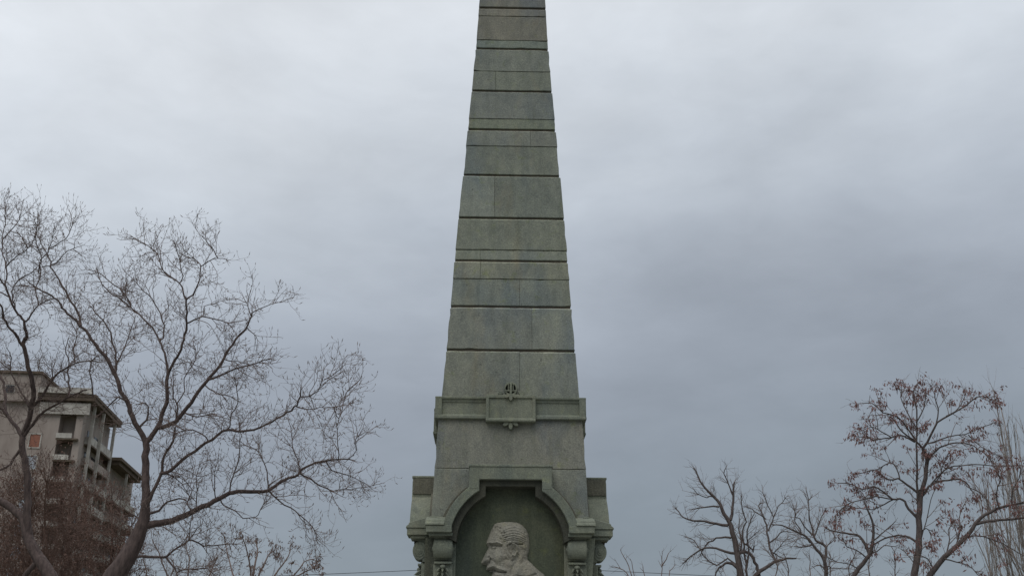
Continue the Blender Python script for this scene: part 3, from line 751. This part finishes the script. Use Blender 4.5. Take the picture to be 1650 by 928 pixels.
T.limb([(301, 521), (313, 515), (327, 510), (346, 514), (367, 520), (375, 530)], 3, 1.3)
T.limb([(327, 510), (330, 495), (345, 490)], 1.8, 1.0)
T.limb([(253, 689), (262, 688), (282, 679), (296, 664), (308, 648), (320, 631), (332, 614), (346, 598), (360, 579), (370, 562), (380, 547), (395, 530), (402, 517), (406, 504)], 8.5, 2.4, .3)
T.limb([(406, 504), (426, 494), (447, 487)], 2, 1); T.limb([(404, 508), (398, 490), (392, 478)], 1.8, 1); T.limb([(397, 527), (408, 537), (415, 548)], 1.8, 1)
T.limb([(334, 611), (347, 609), (356, 605), (370, 597), (386, 592), (400, 588), (425, 581), (434, 578)], 4, 1.6)
T.limb([(360, 578), (375, 583), (390, 584), (405, 590)], 2, 1)
T.limb([(330, 620), (350, 634), (362, 637), (376, 640)], 2.2, 1); T.limb([(283, 678), (287, 655), (280, 640), (279, 625)], 3, 1.5)
T.limb([(285, 650), (297, 630), (297, 610), (310, 590), (316, 570), (312, 555)], 2.2, 1.1)
T.limb([(296, 664), (310, 671), (325, 670), (340, 666)], 2.6, 1.2)
T.limb([(237, 812), (246, 795), (252, 780), (258, 766), (262, 750), (264, 735), (275, 719), (281, 702), (282, 688)], 6.5, 3)
T.limb([(261, 762), (275, 757), (294, 740), (313, 726), (332, 714), (351, 700), (366, 692), (381, 695), (398, 694), (419, 688), (437, 679), (455, 670), (470, 660), (478, 652), (484, 639), (485, 626)], 6.2, 2, .4)
T.limb([(484, 639), (499, 638), (512, 629), (521, 613), (521, 597)], 2.2, 1); T.limb([(522, 612), (530, 608), (541, 600), (553, 590)], 1.8, 1)
T.limb([(478, 655), (496, 658), (515, 657), (538, 655)], 2, 1); T.limb([(538, 655), (545, 675), (555, 645), (560, 628), (575, 616)], 1.6, 1)
T.limb([(366, 691), (371, 686), (374, 667), (383, 650), (381, 622), (378, 608)], 2.6, 1.2); T.limb([(335, 712), (330, 703), (312, 692), (288, 697), (282, 700)], 2.5, 1.4)
T.limb([(264, 762), (280, 768), (292, 780), (303, 795)], 2.2, 1)
T.limb([(228, 848), (240, 845), (258, 843), (278, 838), (297, 831), (316, 821), (336, 812), (355, 803), (369, 795), (384, 792), (404, 792), (433, 789), (452, 777), (466, 769), (481, 764), (496, 750), (509, 745), (525, 743), (545, 739), (571, 742)], 13, 2, .35)
T.limb([(370, 795), (372, 778), (381, 752), (386, 721), (387, 693), (384, 672)], 2.6, 1.2)
T.limb([(483, 762), (507, 777), (522, 784), (535, 791), (556, 787), (577, 787), (607, 780)], 3, 1.0)
T.limb([(525, 743), (535, 756), (556, 763), (571, 769), (589, 779)], 2.4, 1.0)
T.limb([(545, 739), (546, 725), (543, 710), (543, 686), (549, 660)], 2.2, 1.0); T.limb([(560, 741), (575, 725), (573, 708), (585, 690)], 1.6, 1)
T.limb([(482, 762), (480, 740), (472, 725), (470, 699), (465, 678)], 2.6, 1.2)
T.limb([(433, 789), (430, 761), (421, 735), (412, 724), (395, 717)], 2.4, 1.1)
T.limb([(433, 789), (448, 805), (468, 818), (483, 830), (499, 843), (508, 856), (511, 872)], 2.8, 1.0)
T.limb([(355, 804), (361, 814), (378, 822), (392, 833), (404, 835), (417, 828), (426, 810)], 2.4, 1.1)
T.limb([(238, 828), (256, 822), (270, 808), (289, 804), (301, 808), (308, 820)], 4.5, 1.4); T.limb([(303, 806), (310, 790), (298, 775), (285, 765)], 2, 1)
T.limb([(316, 820), (318, 790), (316, 770), (322, 750)], 2, 1); T.limb([(348, 806), (345, 775), (348, 750)], 2, 1)
T.limb([(210, 898), (219, 897), (240, 897), (262, 899), (274, 891), (287, 882), (303, 871), (316, 872), (328, 878), (342, 879), (359, 876), (382, 876)], 5, 1.4)
T.limb([(305, 870), (306, 850), (309, 834)], 2, 1); T.limb([(304, 868), (318, 850), (323, 846)], 1.6, .9); T.limb([(268, 898), (278, 910), (285, 922), (288, 940)], 3.4, 1.8)
T.limb([(285, 922), (300, 917), (316, 915), (336, 917), (352, 930)], 2.6, 1.2)
T.limb([(232, 846), (222, 835), (212, 828), (200, 832)], 3, 1.5)
T.grow()
T.finish('bare_tree', 'large bare spreading tree nearest the obelisk on its left, long low limb reaching right', (120, 1150), BARK_DARK, TWIG)

# --- far left tree
T = Tree(20.0, 23, fine)
T.limb([(150, 1150), (105, 980), (74, 917), (62, 897), (52, 880), (44, 858), (38, 837), (20, 819), (0, 807), (-40, 790), (-80, 740)], 24, 9, .1, .3)
T.limb([(47, 862), (44, 835), (44, 810), (44, 790), (45, 765), (39, 739), (36, 720), (37, 704)], 12, 10, .1, .3)
T.limb([(37, 704), (28, 690), (20, 680), (12, 668), (8, 650), (8, 629), (4, 613), (-3, 600), (-8, 570), (-4, 540)], 7, 3)
T.limb([(12, 670), (4, 660), (-6, 654), (-20, 640)], 5, 3)
T.limb([(37, 700), (44, 685), (50, 662), (53, 640), (53, 622), (51, 610), (46, 590), (41, 570), (37, 556), (40, 547)], 9, 6)
T.limb([(40, 547), (43, 541), (41, 530), (39, 518), (33, 510), (24, 500), (16, 479), (9, 462), (-1, 447), (-8, 425)], 5.5, 2.4)
T.limb([(16, 479), (10, 476), (-2, 470)], 2.5, 2); T.limb([(39, 518), (46, 514), (53, 504), (62, 492), (76, 485), (87, 481)], 3.2, 1.6)
T.limb([(62, 492), (58, 465), (66, 440), (62, 420)], 2.4, 1.2); T.limb([(24, 500), (20, 470), (30, 450), (50, 440), (60, 430)], 2.4, 1.2)
T.limb([(36, 557), (32, 551), (24, 537), (13, 526), (6, 512), (2, 495), (-8, 480)], 5, 2.6)
T.limb([(9, 462), (10, 430), (3, 405), (5, 380), (8, 355), (9, 332)], 2.6, 1.1); T.limb([(5, 385), (22, 368), (32, 352), (34, 342)], 2, 1)
T.limb([(10, 430), (25, 415), (45, 400), (55, 385), (60, 365)], 2, 1); T.limb([(62, 440), (66, 415), (58, 390), (60, 365), (62, 345)], 2, 1)
T.limb([(64, 420), (80, 400), (85, 380), (88, 365)], 1.8, 1); T.limb([(80, 400), (105, 385), (115, 370), (118, 360)], 1.8, 1)
T.limb([(45, 400), (35, 382), (28, 375)], 1.6, 1); T.limb([(68, 430), (90, 425), (108, 405), (125, 398)], 1.8, 1)
T.limb([(39, 702), (48, 690), (58, 676), (66, 666), (78, 658), (93, 650), (111, 639), (128, 632), (140, 628)], 6, 2.4)
T.limb([(52, 655), (62, 645), (72, 630), (84, 612), (94, 602), (103, 595), (121, 586), (140, 581), (160, 583)], 5, 2)
T.limb([(84, 612), (84, 600), (82, 585)], 2.4, 1.2); T.limb([(112, 640), (110, 600), (111, 585), (106, 565), (110, 545)], 3, 1.3)
T.limb([(121, 586), (118, 560), (125, 540), (115, 520)], 2.4, 1.2)
T.limb([(37, 719), (28, 730), (17, 747), (5, 755), (-15, 760)], 5, 3)
T.limb([(46, 655), (40, 640), (30, 625), (22, 608), (16, 595), (2, 585)], 3.4, 1.6)
T.limb([(16, 595), (18, 575), (10, 560)], 2, 1); T.limb([(60, 905), (43, 922), (30, 945)], 8, 8, .1, 0)
T.limb([(150, 640), (147, 610), (145, 590), (155, 575), (165, 572)], 2.4, 1.2)
T.grow()
T.finish('bare_tree', 'bare tree at the far left edge, forking low in front of the apartment block', (150, 1150), BARK_DARK, TWIG)

# --- dense brown twiggy trees in front of the building
dense = dict(levels=3, seg=[.2, .12, .08], wob=[.10, .16, .2], up=[.05, .04, .03], dens=[4.5, 8, 0], len=[1.5, .6, .25], ang=(18, 60),
             rmin=.0036, r0=.0095, perm=17.0, bud=0, step=.2, jit=.01, maxr=.2)
def dense_tree(seed, d, stems, label, base, leaf=.55, n=3):
    T = Tree(d, seed, dense)
    for s_ in stems: T.limb(s_, 7, 2, .5, 1.0, 6, True)
    T.grow(); T.clusters(leaf, n, .06, .055, .028, lv=(1, 2))
    T.finish('twiggy_tree', label, base, TWIG_BROWN, TWIG_BROWN, DRYLEAF)
dense_tree(5, 27.0, [[(60, 1180), (55, 1000), (40, 920), (28, 850), (15, 775)], [(60, 1180), (70, 1000), (75, 900), (72, 850), (75, 775)], [(60, 1180), (40, 1010), (5, 930), (-15, 860), (-30, 800)],
                     [(60, 1180), (90, 1000), (105, 910), (110, 850), (114, 790)], [(60, 1180), (45, 960), (50, 880), (46, 790)]],
           'dense brown twiggy tree keeping withered leaves, at the far left edge', (60, 1180), .42, 4)
dense_tree(6, 29.0, [[(160, 1180), (160, 1010), (150, 920), (140, 860), (136, 795)], [(160, 1180), (170, 1000), (178, 920), (180, 870), (180, 812)], [(160, 1180), (185, 1010), (200, 940), (206, 900), (208, 845)],
                     [(160, 1180), (145, 1000), (125, 930), (105, 870), (98, 800)]],
           'dense brown twiggy tree keeping withered leaves, below the balconies', (160, 1180), .4, 4)

# --- small tree with tan seed clusters, low left of the obelisk
seedy = dict(levels=3, seg=[.12, .08, .05], wob=[.08, .12, .14], up=[.03, .04, .04], dens=[4.0, 6.5, 0], len=[.55, .28, .13], ang=(25, 60),
             rmin=.0034, r0=.008, perm=3.2, bud=0, step=.15, jit=.006, maxr=.08)
T = Tree(25.0, 31, dict(seedy, perm=5.5, r0=.006, rmin=.003))
for pts in ([(400, 1100), (402, 1000), (405, 940), (402, 905), (396, 880), (392, 868)], [(402, 1000), (385, 950), (372, 915), (366, 890), (362, 872)], [(405, 960), (420, 920), (432, 895), (440, 882)],
            [(405, 970), (435, 935), (455, 910), (465, 895), (468, 880)], [(402, 990), (450, 950), (475, 925), (490, 905), (506, 900)], [(402, 1000), (365, 965), (345, 935), (338, 915)], [(410, 975), (460, 940), (484, 925), (505, 915)],
            [(404, 945), (412, 905), (415, 885), (412, 872)]):
    T.limb(pts, 4, 1.4, .4, 1.0, 6)
T.grow(); T.clusters(.7, 18, .05, .07, .024, lv=(0,)); T.clusters(.35, 12, .045, .065, .022, lv=(1,))
T.finish('seeding_tree', 'low treetop hung with tan seed clusters under the long limb left of the obelisk', (400, 1100), TWIG, TWIG, SEED_TAN, leafname='seed_clusters')

# --- tall tree with russet seed clusters on the right
T = Tree(24.0, 41, dict(seedy, perm=6.5, len=[.62, .30, .14], rmin=.0036))
T.limb([(1455, 1150), (1462, 1020), (1473, 925), (1480, 885), (1481, 847), (1482, 812), (1485, 791)], 13, 8, .05, .25, 9)
T.limb([(1485, 791), (1491, 770), (1493, 741), (1490, 728), (1487, 722)], 7, 5.5, .2, .5)
T.limb([(1487, 722), (1475, 710), (1461, 702), (1450, 690), (1440, 676)], 3.6, 1.8); T.limb([(1487, 722), (1500, 702), (1510, 681), (1532, 667), (1556, 653), (1574, 639), (1590, 640)], 4, 1.6)
T.limb([(1508, 684), (1512, 660), (1506, 640), (1508, 625)], 2.2, 1.3); T.limb([(1525, 670), (1540, 662), (1552, 645), (1556, 634)], 2, 1.2)
T.limb([(1480, 812), (1478, 777), (1477, 741), (1477, 706), (1477, 660), (1472, 635), (1476, 620)], 4, 1.6)
T.limb([(1477, 690), (1462, 665), (1452, 640), (1452, 620)], 2.2, 1.2); T.limb([(1477, 680), (1490, 655), (1492, 635)], 2.2, 1.2)
T.limb([(1475, 708), (1455, 680), (1440, 668), (1422, 664), (1405, 650), (1388, 650)], 2.8, 1.3)
T.limb([(1474, 712), (1455, 702), (1436, 704), (1415, 708), (1401, 706), (1378, 703)], 2.8, 1.3); T.limb([(1436, 704), (1420, 695), (1406, 688), (1400, 690)], 2, 1.2)
T.limb([(1478, 793), (1461, 780), (1447, 771), (1432, 773), (1420, 765)], 4, 1.8); T.limb([(1450, 772), (1445, 755), (1435, 745), (1415, 755), (1395, 760), (1386, 762)], 2.2, 1.2)
T.limb([(1480, 836), (1464, 819), (1458, 808), (1450, 803), (1438, 804), (1422, 791), (1408, 784), (1390, 788), (1372, 780), (1350, 778)], 4.6, 1.4)
T.limb([(1440, 804), (1425, 812), (1405, 820), (1385, 818), (1360, 822)], 2.2, 1.2); T.limb([(1440, 804), (1410, 800), (1385, 806), (1365, 812), (1345, 832)], 2.2, 1.2)
T.limb([(1478, 874), (1465, 865), (1454, 863), (1440, 863), (1425, 867), (1408, 877)], 4, 2)
T.limb([(1487, 798), (1496, 783), (1510, 776), (1528, 773), (1545, 772), (1556, 776), (1565, 790)], 4, 1.8)
T.limb([(1492, 750), (1500, 735), (1515, 721), (1532, 715), (1550, 713), (1568, 718), (1585, 730), (1600, 745)], 3.4, 1.4)
T.limb([(1490, 715), (1505, 712), (1530, 703), (1555, 700), (1575, 690), (1598, 683)], 2.4, 1.2); T.limb([(1500, 780), (1525, 755), (1550, 750), (1580, 748), (1610, 752), (1632, 750)], 2.4, 1.2)
T.limb([(1500, 783), (1515, 765), (1520, 745), (1528, 730)], 2, 1.2); T.limb([(1560, 700), (1572, 712), (1590, 725), (1612, 735)], 1.8, 1.1)
T.limb([(1482, 860), (1492, 850), (1498, 858), (1500, 862)], 2, 1.2); T.limb([(1484, 870), (1495, 830), (1500, 805), (1506, 790)], 1.6, 1.0, .4, .4)
T.grow(); T.clusters(.8, 20, .06, .09, .026, lv=(0,)); T.clusters(.26, 11, .05, .085, .026, lv=(1,))
T.finish('seeding_tree', 'tall slender tree with russet hanging seed clusters, right of the obelisk', (1455, 1150), BARK_GREY, TWIG, SEED, leafname='seed_clusters')

# --- leaning tree at lower right
T = Tree(23.0, 43, dict(seedy, perm=8))
T.limb([(1430, 1150), (1455, 1010), (1490, 940), (1505, 918), (1521, 897), (1536, 883), (1549, 872), (1562, 858), (1572, 843), (1583, 832), (1596, 824), (1612, 817), (1630, 813), (1660, 808)], 11, 3, .2, .6, 9)
T.limb([(1572, 844), (1590, 840), (1612, 837), (1630, 836), (1665, 830)], 5, 3); T.limb([(1549, 870), (1570, 862), (1600, 868), (1625, 880), (1650, 895)], 2.5, 1.3)
T.limb([(1596, 824), (1590, 805), (1575, 790), (1560, 785), (1552, 775)], 2.6, 1.3); T.limb([(1610, 818), (1605, 795), (1612, 775), (1606, 760)], 2.4, 1.2); T.limb([(1630, 813), (1632, 790), (1642, 770), (1645, 755)], 2.2, 1.2)
T.limb([(1525, 893), (1530, 870), (1528, 855), (1534, 845)], 2.2, 1.1); T.limb([(1505, 918), (1495, 900), (1480, 893), (1490, 880)], 2.2, 1.1); T.limb([(1540, 880), (1548, 850), (1545, 835), (1555, 810)], 2, 1)
T.limb([(1520, 900), (1540, 905), (1560, 910), (1575, 925)], 2.2, 1.2)
T.grow(); T.clusters(.6, 18, .06, .085, .026, lv=(0,)); T.clusters(.16, 11, .05, .08, .026, lv=(1,))
T.finish('leaning_tree', 'tree leaning right with scattered russet clusters, at the lower right corner', (1430, 1150), BARK_GREY, TWIG, SEED, leafname='seed_clusters')

# --- low tree just left of it (forking stem)
T = Tree(24.5, 47, dict(seedy, perm=6))
T.limb([(1330, 1150), (1350, 990), (1376, 928), (1390, 908), (1401, 893), (1405, 880), (1406, 869), (1407, 850), (1405, 838), (1397, 819)], 9, 2.6, .2, .6, 8)
T.limb([(1401, 893), (1390, 869), (1380, 862), (1372, 860), (1355, 858), (1340, 855), (1328, 848)], 5, 1.6)
T.limb([(1406, 872), (1420, 860), (1432, 850), (1442, 840)], 2.2, 1.1); T.limb([(1396, 898), (1380, 885), (1365, 880), (1358, 868)], 2.2, 1.1); T.limb([(1402, 892), (1412, 888), (1425, 878), (1440, 880)], 2.2, 1.1)
T.limb([(1397, 819), (1392, 805), (1400, 795), (1398, 785)], 2, 1.1); T.limb([(1385, 917), (1370, 908), (1350, 905), (1335, 898)], 2, 1.1)
T.grow(); T.clusters(.3, 14, .05, .09, .03, lv=(0,))
T.finish('bare_tree', 'low forked bare tree tucked against the tall russet-seeded tree on its left', (1330, 1150), BARK_GREY, TWIG, SEED, leafname='seed_clusters')

# --- knobbly pruned bare tree (right of the obelisk)
bare = dict(levels=3, seg=[.14, .1, .07], wob=[.10, .14, .15], up=[.04, .06, .08], dens=[3.4, 5.0, 0], len=[.62, .30, .15], ang=(25, 60),
            rmin=.0032, r0=.0072, perm=10, bud=0, step=.15, jit=.012, maxr=.12)
T = Tree(30.0, 53, bare)
T.limb([(1205, 1150), (1200, 1000), (1194, 935), (1190, 905), (1186, 880), (1180, 858), (1175, 841), (1167, 827), (1161, 813), (1149, 799), (1133, 783), (1125, 766), (1118, 753)], 14, 1.6, .1, 1, 8)
T.limb([(1177, 838), (1181, 817), (1181, 797), (1183, 782), (1184, 776)], 5, 2.4); T.limb([(1181, 797), (1175, 780), (1167, 763), (1170, 753)], 2.6, 1.2)
T.limb([(1173, 846), (1155, 843), (1135, 840), (1110, 837), (1098, 829), (1088, 818)], 5, 1.4); T.limb([(1159, 816), (1139, 816), (1125, 818), (1114, 820)], 3, 1.2); T.limb([(1149, 800), (1138, 800), (1124, 795), (1118, 788)], 2, 1)
T.limb([(1178, 866), (1161, 865), (1148, 870), (1135, 880), (1128, 895)], 3.6, 1.4); T.limb([(1186, 891), (1169, 888), (1153, 883), (1137, 883), (1120, 890), (1105, 902), (1100, 908)], 4.6, 1.5)
T.limb([(1192, 918), (1180, 908), (1168, 907), (1158, 915), (1152, 930)], 6, 2); T.limb([(1190, 912), (1172, 900), (1155, 910), (1135, 895), (1118, 870), (1108, 865)], 3, 1.2)
T.limb([(1187, 892), (1202, 889), (1210, 893), (1216, 904), (1222, 918), (1226, 940)], 4.6, 5, .1); T.limb([(1198, 875), (1208, 880), (1214, 890), (1215, 878)], 3, 2)
T.limb([(1200, 1000), (1203, 920), (1198, 880), (1197, 855), (1202, 840), (1196, 820), (1194, 799)], 4, 1.4); T.limb([(1203, 915), (1206, 880), (1203, 855), (1212, 835), (1215, 828)], 3, 1.2)
T.limb([(1190, 905), (1195, 870), (1190, 850), (1192, 835)], 2.6, 1.2); T.limb([(1205, 870), (1221, 857), (1222, 856)], 1.6, 1)
T.limb([(1200, 950), (1212, 935), (1224, 920), (1238, 911), (1252, 903), (1262, 900), (1270, 899), (1283, 899)], 8, 2.4, .2, .5)
T.limb([(1250, 904), (1244, 890), (1239, 874), (1236, 857), (1235, 845), (1229, 830), (1223, 815), (1226, 810)], 4, 1.8); T.limb([(1234, 836), (1220, 826), (1212, 820), (1203, 816)], 2.2, 1.1)
T.limb([(1240, 874), (1252, 865), (1262, 857), (1275, 857)], 2.6, 1.2); T.limb([(1238, 855), (1244, 840), (1248, 828), (1254, 815), (1266, 801)], 2.4, 1.1); T.limb([(1246, 832), (1237, 815), (1232, 800), (1228, 793)], 1.8, 1)
T.limb([(1246, 890), (1254, 895), (1262, 899)], 2, 1.2); T.limb([(1247, 890), (1258, 880), (1270, 865)], 1.6, 1)
T.grow()
T.finish('bare_tree', 'pruned bare tree with several gnarled stems, first to the right of the obelisk', (1205, 1150), BARK_GREY, TWIG)

T = Tree(28.0, 59, bare)
T.limb([(1340, 1150), (1334, 1000), (1332, 930), (1330, 914), (1328, 902), (1321, 890), (1309, 876), (1295, 862), (1275, 853), (1260, 846), (1244, 845)], 8, 1.6, .2, .8, 8)
T.limb([(1329, 904), (1331, 882), (1324, 876), (1315, 870), (1311, 862), (1309, 853), (1304, 837), (1303, 820), (1302, 803), (1299, 790)], 4.6, 1.2); T.limb([(1331, 884), (1338, 874), (1345, 866), (1340, 850)], 2, 1)
T.limb([(1309, 862), (1300, 853), (1291, 839), (1283, 832), (1280, 820)], 2.6, 1.1); T.limb([(1312, 864), (1318, 850), (1322, 835), (1328, 825)], 2.4, 1.1); T.limb([(1310, 877), (1300, 880), (1280, 880)], 2.4, 1.4)
T.limb([(1305, 874), (1296, 866), (1285, 868)], 2, 1); T.limb([(1331, 918), (1322, 910), (1315, 910)], 2, 1); T.limb([(1332, 930), (1334, 912), (1340, 914), (1370, 916)], 2.2, 1.1); T.limb([(1292, 862), (1285, 845), (1280, 830), (1284, 815)], 2, 1)
T.grow()
T.finish('bare_tree', 'small open bare tree between the gnarled tree and the tall russet-seeded tree', (1340, 1150), BARK_GREY, TWIG)

# low shrub tips just right of the obelisk, and between trees
shr = dict(bare, perm=3.0, len=[.4, .2, .1], levels=2, dens=[4, 0, 0])
T = Tree(26.0, 61, shr)
for pts in ([(1040, 1050), (1025, 970), (1016, 927), (1013, 911), (1006, 897), (1001, 889)], [(1025, 970), (1014, 930), (1005, 918), (990, 914)], [(1040, 1050), (1060, 960), (1066, 927), (1066, 905), (1067, 893)],
            [(1050, 1000), (1075, 940), (1080, 920), (1086, 912)], [(1045, 1000), (1045, 950), (1038, 925), (1036, 912)], [(1066, 912), (1073, 900), (1078, 890)], [(1050, 1010), (1030, 950), (1022, 928), (1018, 905)]):
    T.limb(pts, 2.2, 1.0, .4, 1, 5)
T.grow(); T.finish('bare_shrub', 'thin bare twig tips low beside the right flank of the obelisk', (1040, 1050), TWIG, TWIG)
T = Tree(27.0, 62, dict(bare, perm=9.0, rmin=.003, r0=.006))
for k_ in range(9):
    x_ = 1245 + k_ * 32; T.limb([(1370, 1150), (1370 + (x_ - 1370) * .5, 1010), (x_, 950), (x_ + T.r.uniform(-10, 10), 915), (x_ + T.r.uniform(-14, 14), 905 - T.r.uniform(0, 18))], 3, 1.2, .5, 1, 5)
T.grow(); T.finish('bare_shrub', 'tangled bare shrub filling the foot of the trees at right', (1370, 1150), TWIG, TWIG)
# undergrowth crown left below the long limb
T = Tree(28.0, 63, dict(fine, perm=6, rmin=.0034, r0=.007, len=[.9, .45, .18], bud=0))
for pts in ([(290, 1150), (285, 1000), (270, 930), (255, 890), (245, 868)], [(285, 1000), (300, 940), (305, 905), (300, 880)], [(285, 1000), (325, 950), (340, 920), (350, 895)], [(280, 980), (240, 940), (235, 915), (225, 880)],
            [(290, 990), (270, 950), (280, 915), (275, 900)]): T.limb(pts, 4, 1.4, .5, 1, 6)
T.grow(); T.finish('bare_tree', 'low bare treetop half hidden under the long limb, right of the large trunk', (290, 1150), TWIG, TWIG)

# --- poplar with upswept whips at the right edge
pop = dict(levels=2, seg=[.2, .1], wob=[.035, .07], up=[.06, .06], dens=[2.4, 0], len=[1.3, .5], ang=(8, 25), rmin=.0034, r0=.006, perm=2.8, bud=0, step=.25, jit=.01, maxr=.12)
T = Tree(33.0, 71, pop)
T.limb([(1720, 1150), (1700, 1000), (1690, 880), (1688, 780), (1684, 700), (1680, 640), (1672, 600)], 14, 2, .05, .3, 8)
rr = random.Random(72)
T.limb([(1700, 1000), (1655, 900), (1635, 800), (1618, 720), (1606, 660), (1601, 628)], 3.4, 1.2); T.limb([(1660, 900), (1642, 800), (1628, 730), (1618, 680), (1610, 645)], 3, 1.2)
for i in range(34):
    x0 = rr.uniform(1600, 1690); y0 = rr.uniform(860, 1010); top = rr.uniform(680, 830) if x0 > 1630 else rr.uniform(760, 870); dx = rr.uniform(-45, -8)
    T.limb([(1712, 1080), (x0 + 20, y0 + 40), (x0, y0), (x0 + dx * .5, (y0 + top) / 2), (x0 + dx, top)], 2.6, 1.0, .45, 1, 4)
T.grow()
T.finish('poplar_tree', 'pale upswept poplar whips at the right edge, behind the russet-seeded tree', (1720, 1150), TWIG_PALE, TWIG_PALE)

# ------------------------------------------------------------------ overhead wires + pole behind the monument
m, t_, b = newmat('wire_rubber', .6); t_.links.new(rmp(t_, tex(t_, 5), [(.3, (.03, .03, .032)), (.7, (.05, .05, .055))]), b.inputs['Base Color']); WIRE = m
WD = 40.0
pm = P(818, 911, WD)
pole = thing('utility_pole', 'slim wooden pole carrying the overhead wires just behind the obelisk', 'pole', (pm.x, WD, 0))
T = Tubes(); T.add([(0, 0, 0), (0, 0, pm.z + .2)], [.12, .09], 10); T.build('post', BARK_GREY, pole)
T = Tubes(); T.add([(0, 0, pm.z + .02), (0, 0, pm.z + .14)], [.05, .03], 8); T.build('insulator', TRIM, pole)
for (ue, ve, us, vs, lab) in ((-150, 945, 485, 917, 'thin overhead wire running left from behind the obelisk'), (1900, 955, 1140, 923, 'thin overhead wire running right from behind the obelisk')):
    root = thing('overhead_wire', lab, 'wire', (pm.x, WD, 0)); A = P(ue, ve, WD + (3 if ue > 0 else -3)); T = Tubes(); pts = []
    for i in range(41):
        t = i / 40; p = pm.lerp(A, t); pts.append((p.x - pm.x, p.y - WD, p.z - .25 * 4 * t * (1 - t) * .3))
    T.add(pts, [.010] * 41, 5); T.build('cable', WIRE, root)
print('done')
